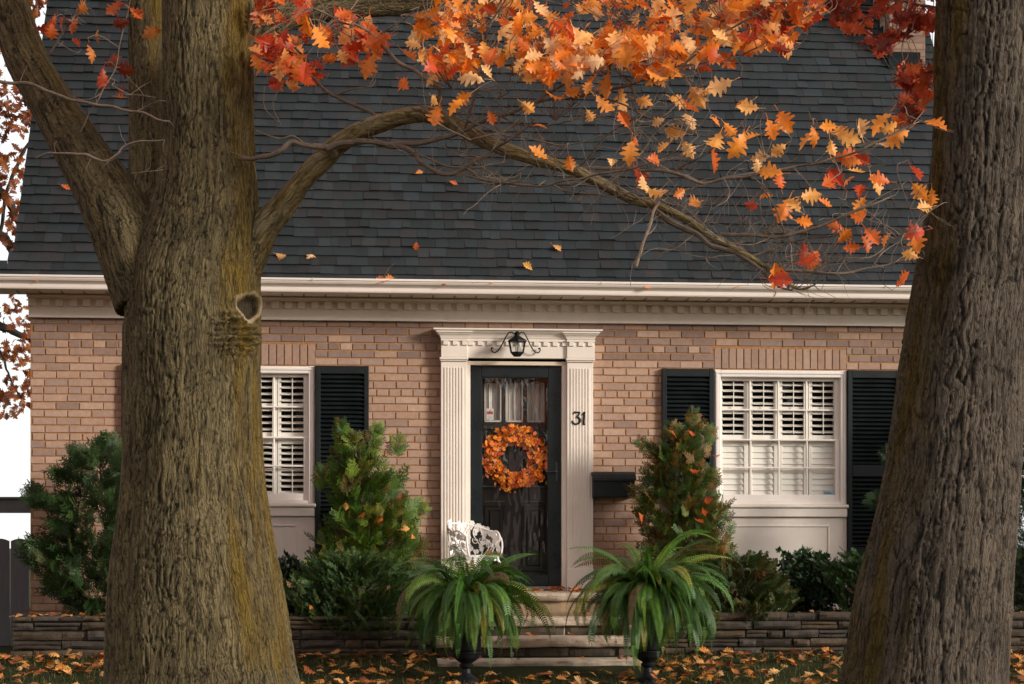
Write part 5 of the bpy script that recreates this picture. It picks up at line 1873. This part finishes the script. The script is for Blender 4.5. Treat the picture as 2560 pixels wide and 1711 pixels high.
# ---- russet tree far behind the fence on the left
DB = 34.0
bg = thing('background_tree', 'distant russet leaved tree against the white sky behind the left fence', 'tree', [*at(-330, 1400, DB)[:2], 0])
mb = MB()
dk = np.array((.035, .026, .02))
for rows in ([(-330, 1500, 150, DB), (-320, 1000, 120, DB), (-300, 500, 100, DB), (-280, 0, 70, DB), (-250, -300, 40, DB)], [(-310, 750, 60, DB), (-200, 560, 46, DB), (-90, 440, 30, DB), (0, 480, 24, DB), (40, 540, 18, DB), (70, 600, 12, DB)],
             [(-310, 800, 60, DB), (-150, 560, 40, DB), (0, 590, 24, DB), (30, 630, 20, DB), (60, 680, 14, DB), (90, 720, 8, DB)], [(-310, 900, 50, DB), (-100, 780, 30, DB), (0, 815, 22, DB), (40, 832, 18, DB), (90, 852, 12, DB), (150, 880, 7, DB)],
             [(-300, 400, 50, DB), (-150, 200, 30, DB), (0, 60, 18, DB), (110, -60, 10, DB)], [(0, 590, 10, DB), (20, 470, 9, DB), (60, 380, 8, DB), (110, 300, 6, DB)], [(-60, 800, 8, DB), (0, 880, 6, DB), (30, 960, 5, DB), (60, 1000, 3, DB)]):
    limb_tube(mb, rows, 8, 8, 2.0, dk)
mb.build('trunk', TWIG, bg)
mb = MB()
cl = []
for p in inpoly(92, [(-420, -250), (180, -250), (150, 80), (118, 180), (105, 320), (92, 440), (60, 440), (-420, 620)]): cl.append((p, 50, 34))
for p in [(25, 690), (60, 700), (90, 720), (70, 650), (100, 640), (-30, 700), (15, 790), (50, 770), (25, 860), (8, 880), (35, 905), (75, 810), (65, 860), (75, 930), (60, 985), (50, 1000), (72, 975), (5, 985), (15, 1010), (30, 560), (70, 570), (60, 520), (40, 600), (80, 500), (20, 480), (-40, 900), (-60, 620)]:
    cl.append((np.array(p), 13, 15))
P_ = []
for c, n, s in cl:
    P_.append(np.concatenate([c + RNG.normal(0, s, (n, 2)), DB + RNG.normal(0, .5, (n, 1))], 1))
P_ = np.concatenate(P_)
pos = np.array([at(a, b, d) for a, b, d in P_])
N = len(pos)
scatter(mb, LEAVES[:3], pos, RNG.normal(0, 1, (N, 3)) - UP * .4, RNG.normal(0, .7, (N, 3)) - CF, RNG.uniform(.14, .22, N), pick([(.26, .075, .022), (.20, .05, .016), (.34, .11, .03), (.14, .035, .013)], N, .2))
mb.build('crown', LEAF, bg)

# ---- fence and gate beam at the left
FY = .55
fence = thing('fence', 'grey painted board fence with rounded board tops at the left of the house', 'fence', (fx(-100, FY), FY, 0))
zft = fz(40, 1353, FY)
for i in range(9):
    p1 = 71 - i * 48; p0 = p1 - 44
    a, b = fx(p0, FY), fx(p1, FY)
    mb = MB()
    nn_ = 10
    arc = [(a + (b - a) * j / nn_, zft + .016 * math.sin(math.pi * j / nn_) * 1.4) for j in range(nn_ + 1)]
    V = [(a, FY, -.1), (b, FY, -.1)] + [(x, FY, z) for x, z in arc[::-1]]
    m = len(V)
    V = V + [(x, FY + .022, z) for x, y, z in V]
    mb.add(V, [tuple(range(m)), tuple(range(2 * m - 1, m - 1, -1))] + [(j, m + j, m + (j + 1) % m, (j + 1) % m) for j in range(m)], np.array((1, 1, 1)) * random.uniform(.85, 1.1))
    mb.build('board', GREYW, fence)
mb = MB()
for zc in (.35, .85): mb.box(fx(-380, FY), fx(-2, FY), FY + .023, FY + .06, zc - .045, zc + .045)
mb.build('rail', GREYW, fence)
arch = thing('garden_arch', 'dark grey timber beam spanning above the fence to the house corner', 'garden arch', (fx(-200, .45), .45, 0))
mb = MB()
z1, z0 = fz(40, 1250, .45), fz(40, 1283, .45)
mb.box(fx(-420, .45), XL + .05, .40, .49, z0, z1, b=.004)
mb.build('beam', GREYW, arch)
mb = MB(); mb.box(fx(-425, .45), XL + .05, .38, .51, z1 + .001, fz(40, 1243, .45), (.8, .8, .8), b=.004)
mb.build('cap', GREYW, arch)
mb = MB(); mb.box(fx(-420, .45), fx(-392, .45), .405, .485, -.1, z0 - .001, b=.004)
mb.build('post', GREYW, arch)

# ================================================================== leaf litter, grass
mb = MB()
N = 8200
x = RNG.uniform(-6.5, 7, N); y = -1.62 - RNG.beta(.9, 2.0, N) * 10.5
den = pn(np.stack([x * 1.1, y * 1.3, 0 * x], 1) + 4)
edge_ = y > -2.1
k_ = (RNG.random(N) < .55 + 1.1 * den + .35 * edge_) & ~((x > SXL - .05) & (x < SXR + .1) & (y > -2.36))
x, y = x[k_], y[k_]; N = len(x)
pos = np.stack([x, y, ZL(y) + RNG.uniform(.012, .05, N)], 1)
ang = RNG.uniform(0, 6.28, N)
dirs = np.stack([np.cos(ang), np.sin(ang), RNG.normal(0, .28, N)], 1)
nrm = np.stack([RNG.normal(0, .38, N), RNG.normal(-.1, .38, N), np.ones(N)], 1)
PAL_F = [(.50, .21, .045), (.58, .27, .07), (.42, .15, .03), (.32, .085, .022), (.62, .35, .13), (.26, .11, .035), (.50, .19, .03), (.18, .06, .02)]
scatter(mb, LEAVES, pos, dirs, nrm, RNG.uniform(.07, .125, N), pick(PAL_F, N, .15))
# drifts on the landing and treads
for (yf, z0, z1, x0, x1), n in zip(info, (60, 9, 8, 10, 14)):
    xx = RNG.uniform(x0 + .05, x1 - .05, n) if n < 60 else np.concatenate([RNG.uniform(fx(1360), fx(1490), 34), RNG.uniform(x0 + .1, x1, 26)])
    yy = (RNG.uniform(yf + .04, yf + .3, n) if n < 60 else np.concatenate([RNG.uniform(-.3, -.12, 34), RNG.uniform(-.95, -.12, 26)]))
    ang = RNG.uniform(0, 6.28, n)
    scatter(mb, LEAVES, np.stack([xx, yy, np.full(n, z1 + .015)], 1), np.stack([np.cos(ang), np.sin(ang), RNG.normal(0, .2, n)], 1), np.stack([RNG.normal(0, .3, n), RNG.normal(-.1, .3, n), np.ones(n)], 1), RNG.uniform(.06, .1, n), pick([(.34, .07, .025), (.45, .11, .03), (.26, .05, .02), (.55, .2, .05)], n, .15))
n = 220
xx = RNG.uniform(bx0, bx1, n); q = (xx < SXL - .1) | (xx > SXR + .1); xx = xx[q]; n = len(xx)
ang = RNG.uniform(0, 6.28, n)
scatter(mb, LEAVES, np.stack([xx, RNG.uniform(-1.6, -.3, n), np.full(n, Z_BED + .02)], 1), np.stack([np.cos(ang), np.sin(ang), RNG.normal(0, .2, n)], 1), np.stack([RNG.normal(0, .3, n), RNG.normal(-.1, .3, n), np.ones(n)], 1), RNG.uniform(.06, .1, n), pick(PAL_F, n, .2))
lit = mb.build('leaf_litter', LITTER)
tag(lit, 'orange and brown oak leaves scattered over the lawn, beds and steps', 'fallen leaves', kind='stuff')
mb = MB()
N = 60000
x = RNG.uniform(-7, 7.5, N); y = -1.6 - RNG.beta(.9, 1.9, N) * 11
k_ = ~((x > SXL - .02) & (x < SXR + .05) & (y > -2.36)); x, y = x[k_], y[k_]; N = len(x)
GV = np.array([(0, -.05, 0), (0, .05, 0), (.6, .035, .04), (.6, -.035, .04), (1, 0, .16)]); GF = [np.array([(0, 1, 2, 3)]), np.array([(3, 2, 4)])]
pos = np.stack([x, y, ZL(y) - .01], 1)
ang = RNG.uniform(0, 6.28, N); e = RNG.uniform(.5, 1.4, N)
dirs = np.stack([np.cos(ang) * np.cos(e), np.sin(ang) * np.cos(e), np.sin(e)], 1)
scatter(mb, [(GV, GF)], pos, dirs, np.stack([-np.cos(ang), -np.sin(ang), np.full(N, .4)], 1), RNG.uniform(.03, .075, N), pick([(.05, .075, .015), (.07, .085, .018), (.09, .085, .02), (.035, .055, .012), (.11, .09, .03)], N, .2))
gr = mb.build('grass', GRASSM)
tag(gr, 'short dull green lawn grass between the fallen leaves', 'grass', kind='stuff')

# ---- leaves one can count: on the roof, in the gutter, caught in the shrubs
one = [
    (1048, 440, 'r', 'orange leaf on the roof below the arching branch, above and left of the lantern'), (1133, 467, 'r', 'tiny leaf on the shingles just right of and below the highest single roof leaf'),
    (1040, 625, 'r', 'small upright orange leaf low on the roof, left of the front door'), (1318, 676, 'r', 'yellow leaf on the lowest roof courses above the front door'),
    (776, 646, 'r', 'pale small leaf on the roof above the left black shutter'), (703, 649, 'r', 'orange leaf on the roof close to the right side of the mossy trunk'),
    (1392, 628, 'r', 'thin curled leaf flat on the shingles up and right of the door'), (165, 478, 'r', 'leaf lying on the shaded roof left of the forked limb'),
    (948, 700, 'g', 'orange leaf with a bare twig lying on the gutter edge'), (970, 699, 'g', 'leaf beside the twig on the gutter, right of the pair'),
    (1110, 704, 'g', 'flat dull leaf on the gutter above the left pilaster'), (1182, 705, 'g', 'small leaf in the gutter above the lantern, left of a larger one'),
    (1234, 706, 'g', 'wider orange leaf in the gutter just left above the lantern'), (1620, 717, 'g', 'curled orange leaf standing in the gutter above the left edge of the right window'),
    (1842, 714, 'g', 'thin leaf lying in the gutter above the right window'), (275, 691, 'g', 'red orange leaf in the gutter touching the left side of the mossy trunk'), (90, 692, 'g', 'flat dark leaf on the far left end of the gutter'),
    (865, 1265, -.95, 'orange leaf in the bright cedar, beside the shutter'), (905, 1288, -.98, 'rust leaf in the bright cedar, a little below its middle'), (952, 1302, -1.0, 'orange leaf in the bright cedar right of centre'),
    (1012, 1322, -.9, 'large orange leaf on the right edge of the bright cedar'), (1030, 1343, -.9, 'brightest orange leaf hanging low on the right of the bright cedar'), (1004, 1240, -.85, 'dark brown leaf on the right outline of the bright cedar'),
    (1738, 1178, -1.0, 'light orange leaf in the middle of the rusty cedar'), (1683, 1085, -.9, 'orange leaf near the top left of the rusty cedar'), (1728, 1086, -.9, 'orange leaf near the top right of the rusty cedar'),
    (1768, 1252, -1.0, 'orange curled leaf on the right half of the rusty cedar'), (1748, 1305, -1.05, 'pink brown leaf hanging in the lower rusty cedar'), (1757, 1282, -1.04, 'pale curled leaf just above the pink one in the rusty cedar'),
    (1790, 1140, -.85, 'brown leaf caught between the rusty cedar and the window frame'), (1602, 1295, -.95, 'orange leaf on the lower left of the rusty cedar'), (1810, 1386, -1.0, 'pale orange leaf at the right foot of the rusty cedar'),
    (1905, 1435, -1.5, 'red orange leaf on the low rusty yew'), (1828, 1482, -1.5, 'long pale leaf on the right edge of the fern beside the yew'), (780, 1517, -1.58, 'orange folded leaf low in the dark yew near the mossy trunk'),
    (728, 1463, -1.5, 'pale leaf in the dark yew close to the mossy trunk'), (975, 1468, -1.52, 'pale leaf between the dark yew and the left fern'), (1222, 1384, -.6, 'orange leaf lying on the seat of the white garden chair'),
    (2310, 742, 'g', 'orange leaf hanging from the gutter end by the right trunk'),
]
rng = random.Random(3)
for i, (px, py, w, lab) in enumerate(one):
    TV, TF = LEAVES[i % 6]
    if w == 'r':
        lo_s, hi_s = 0.0, 5.0
        for _ in range(40):
            m_ = (lo_s + hi_s) / 2
            yv, zv = roofpt(m_)
            if on(px, py, yv)[2] > zv: lo_s = m_
            else: hi_s = m_
        yv, zv = roofpt(lo_s)
        p = on(px, py, yv) + np.array([0, -.02, .03])
        nr = np.array([0, -.79, .61]); sz = .105
    elif w == 'g':
        p = on(px, py, Y_EAVE - .09); nr = np.array([0, -.6, .8]); sz = .115
    else:
        p = on(px, py, w); nr = np.array([rng.gauss(0, .6), -.6, rng.gauss(.4, .6)]); sz = .10
    nr = nr + np.array([rng.gauss(0, .25), rng.gauss(0, .2), rng.gauss(0, .25)])
    a = rng.uniform(0, 6.28)
    t1 = np.cross(nr, [0.3, 1, .2]); t1 /= np.linalg.norm(t1); t2 = np.cross(nr, t1); t2 /= np.linalg.norm(t2)
    d = t1 * math.cos(a) + t2 * math.sin(a)
    if w == 'g': d = d * [1, .4, .25]
    M = frames(d[None], nr[None])[0] * sz * rng.uniform(.75, 1.15)
    mb = MB()
    V = (TV - [.5, 0, 0]) @ M.T
    c = np.array(rng.choice([(.85, .30, .06), (.78, .22, .03), (.85, .42, .13), (.72, .16, .03)]))
    if 'dark brown' in lab: c = np.array((.18, .04, .02))
    elif 'red' in lab or 'rust' in lab: c = np.array((.62, .12, .03))
    elif 'yellow' in lab: c = np.array((.85, .45, .10))
    elif 'pink' in lab: c = np.array((.70, .30, .18))
    elif 'pale' in lab: c = np.array((.85, .50, .24))
    elif 'brown' in lab or 'dull' in lab: c = np.array((.40, .13, .04))
    mb.add(V, TF[0], c)
    if 'with a bare twig' in lab:
        mb.tube([(.0, 0, 0), (.05, .0, .04), (.09, 0, .11), (.14, 0, .15)], [.003, .003, .0025, .002], 5, (.2, .13, .08))
    o = mb.build('fallen_leaf', LEAF)
    o.location = p
    tag(o, lab, 'leaf', 'single fallen leaves on roof, gutter and shrubs')

# ---- the trees across the street, seen only as reflections in the panes
mb = MB()
tb = MB()
rg = np.random.default_rng(5)
for i in range(17):
    X = -44 + i * 5.4 + rg.uniform(-1.5, 1.5); Yt = rg.uniform(-58, -46); H = rg.uniform(6, 9.5); Rr = rg.uniform(3, 4.4)
    tb.tube([(X, Yt, -1), (X + .1, Yt, 2), (X + .3, Yt, H * .6), (X, Yt, H)], [.4, .3, .2, .05], 8, (.05, .038, .028))
    n = 300
    u = rg.normal(0, 1, (n, 3)); u /= np.linalg.norm(u, axis=1)[:, None]
    q = np.array([X, Yt, H * .55]) + u * np.array([Rr, Rr, H * .46]) * (rg.uniform(.2, 1, (n, 1)) ** .4)
    scatter(mb, LEAVES[:2], q, rg.normal(0, 1, (n, 3)), rg.normal(0, 1, (n, 3)), rg.uniform(.9, 1.7, n), pick([(.16, .05, .02), (.09, .05, .02), (.05, .05, .02), (.22, .08, .02)], n, .2))
for i in range(60):
    q = np.array([rg.uniform(-48, 50), rg.uniform(-62, -58), 0])
    n = 40
    scatter(mb, LEAVES[:2], q + rg.uniform(-1, 1, (n, 3)) * [2.5, 1, 1.6] + [0, 0, .9], rg.normal(0, 1, (n, 3)), rg.normal(0, 1, (n, 3)), rg.uniform(.9, 1.6, n), pick([(.03, .04, .015), (.05, .04, .02)], n, .2))
tl = mb.build('treeline', LITTER); tag(tl, 'row of autumn trees and hedges across the street', 'trees', kind='stuff')
tk = tb.build('trunk', TWIG, tl)
pX = fx(1308, 22.0)
pt = thing('street_tree', 'bare pale trunk on the far side of the street, mirrored in the door glass', 'tree', (pX, -22, -.7))
mb = MB(); zz_ = np.linspace(-.75, 3.6, 24); mb.tube(np.stack([pX + .05 * np.sin(zz_), np.full(24, -22.0), zz_], 1), .27 + .25 * np.exp(-(zz_ + .75) * 1.9), 20, (.55, .42, .37))
mb.build('trunk', TWIG, pt)

# ================================================================== light, sky, camera
SUN_AZ, SUN_EL = D2R(121), D2R(17)          # from the right front, high
w = bpy.data.worlds.new('World'); sc.world = w; w.use_nodes = True
nt = w.node_tree; nt.nodes.clear()
sky = nt.nodes.new('ShaderNodeTexSky'); sky.sky_type = 'NISHITA'; sky.sun_disc = False
sky.sun_elevation = SUN_EL; sky.sun_rotation = SUN_AZ; sky.dust_density = 3
mx = nt.nodes.new('ShaderNodeMix'); mx.data_type = 'RGBA'; mx.inputs[0].default_value = .88
mx.inputs[7].default_value = (4.4, 4.4, 4.3, 1)             # an even white cloud layer over the blue
bgd = nt.nodes.new('ShaderNodeBackground'); bgd.inputs['Strength'].default_value = .1
wo = nt.nodes.new('ShaderNodeOutputWorld')
nt.links.new(sky.outputs[0], mx.inputs[6]); nt.links.new(mx.outputs[2], bgd.inputs[0]); nt.links.new(bgd.outputs[0], wo.inputs[0])
sl = bpy.data.lights.new('sun', 'SUN'); sl.energy = 1.5; sl.angle = D2R(12); sl.color = (1, .945, .865)
so = bpy.data.objects.new('sun', sl); COL.objects.link(so)
sd_ = Vector((math.sin(SUN_AZ) * math.cos(SUN_EL), math.cos(SUN_AZ) * math.cos(SUN_EL), math.sin(SUN_EL)))
so.rotation_euler = sd_.to_track_quat('Z', 'Y').to_euler()
so.location = sd_ * 40

cd = bpy.data.cameras.new('camera'); co = bpy.data.objects.new('camera', cd); COL.objects.link(co)
co.location = CAM; co.rotation_euler = (math.pi / 2, 0, -YAW)
cd.sensor_width = 36; cd.lens = 36 * FPX / 2560; cd.shift_y = (HY - 855.5) / 2560
cd.clip_start = .1; cd.clip_end = 2000
sc.camera = co
sc.view_settings.view_transform = 'Standard'; sc.view_settings.look = 'None'; sc.view_settings.gamma = 1
sc.view_settings.exposure = 1.40
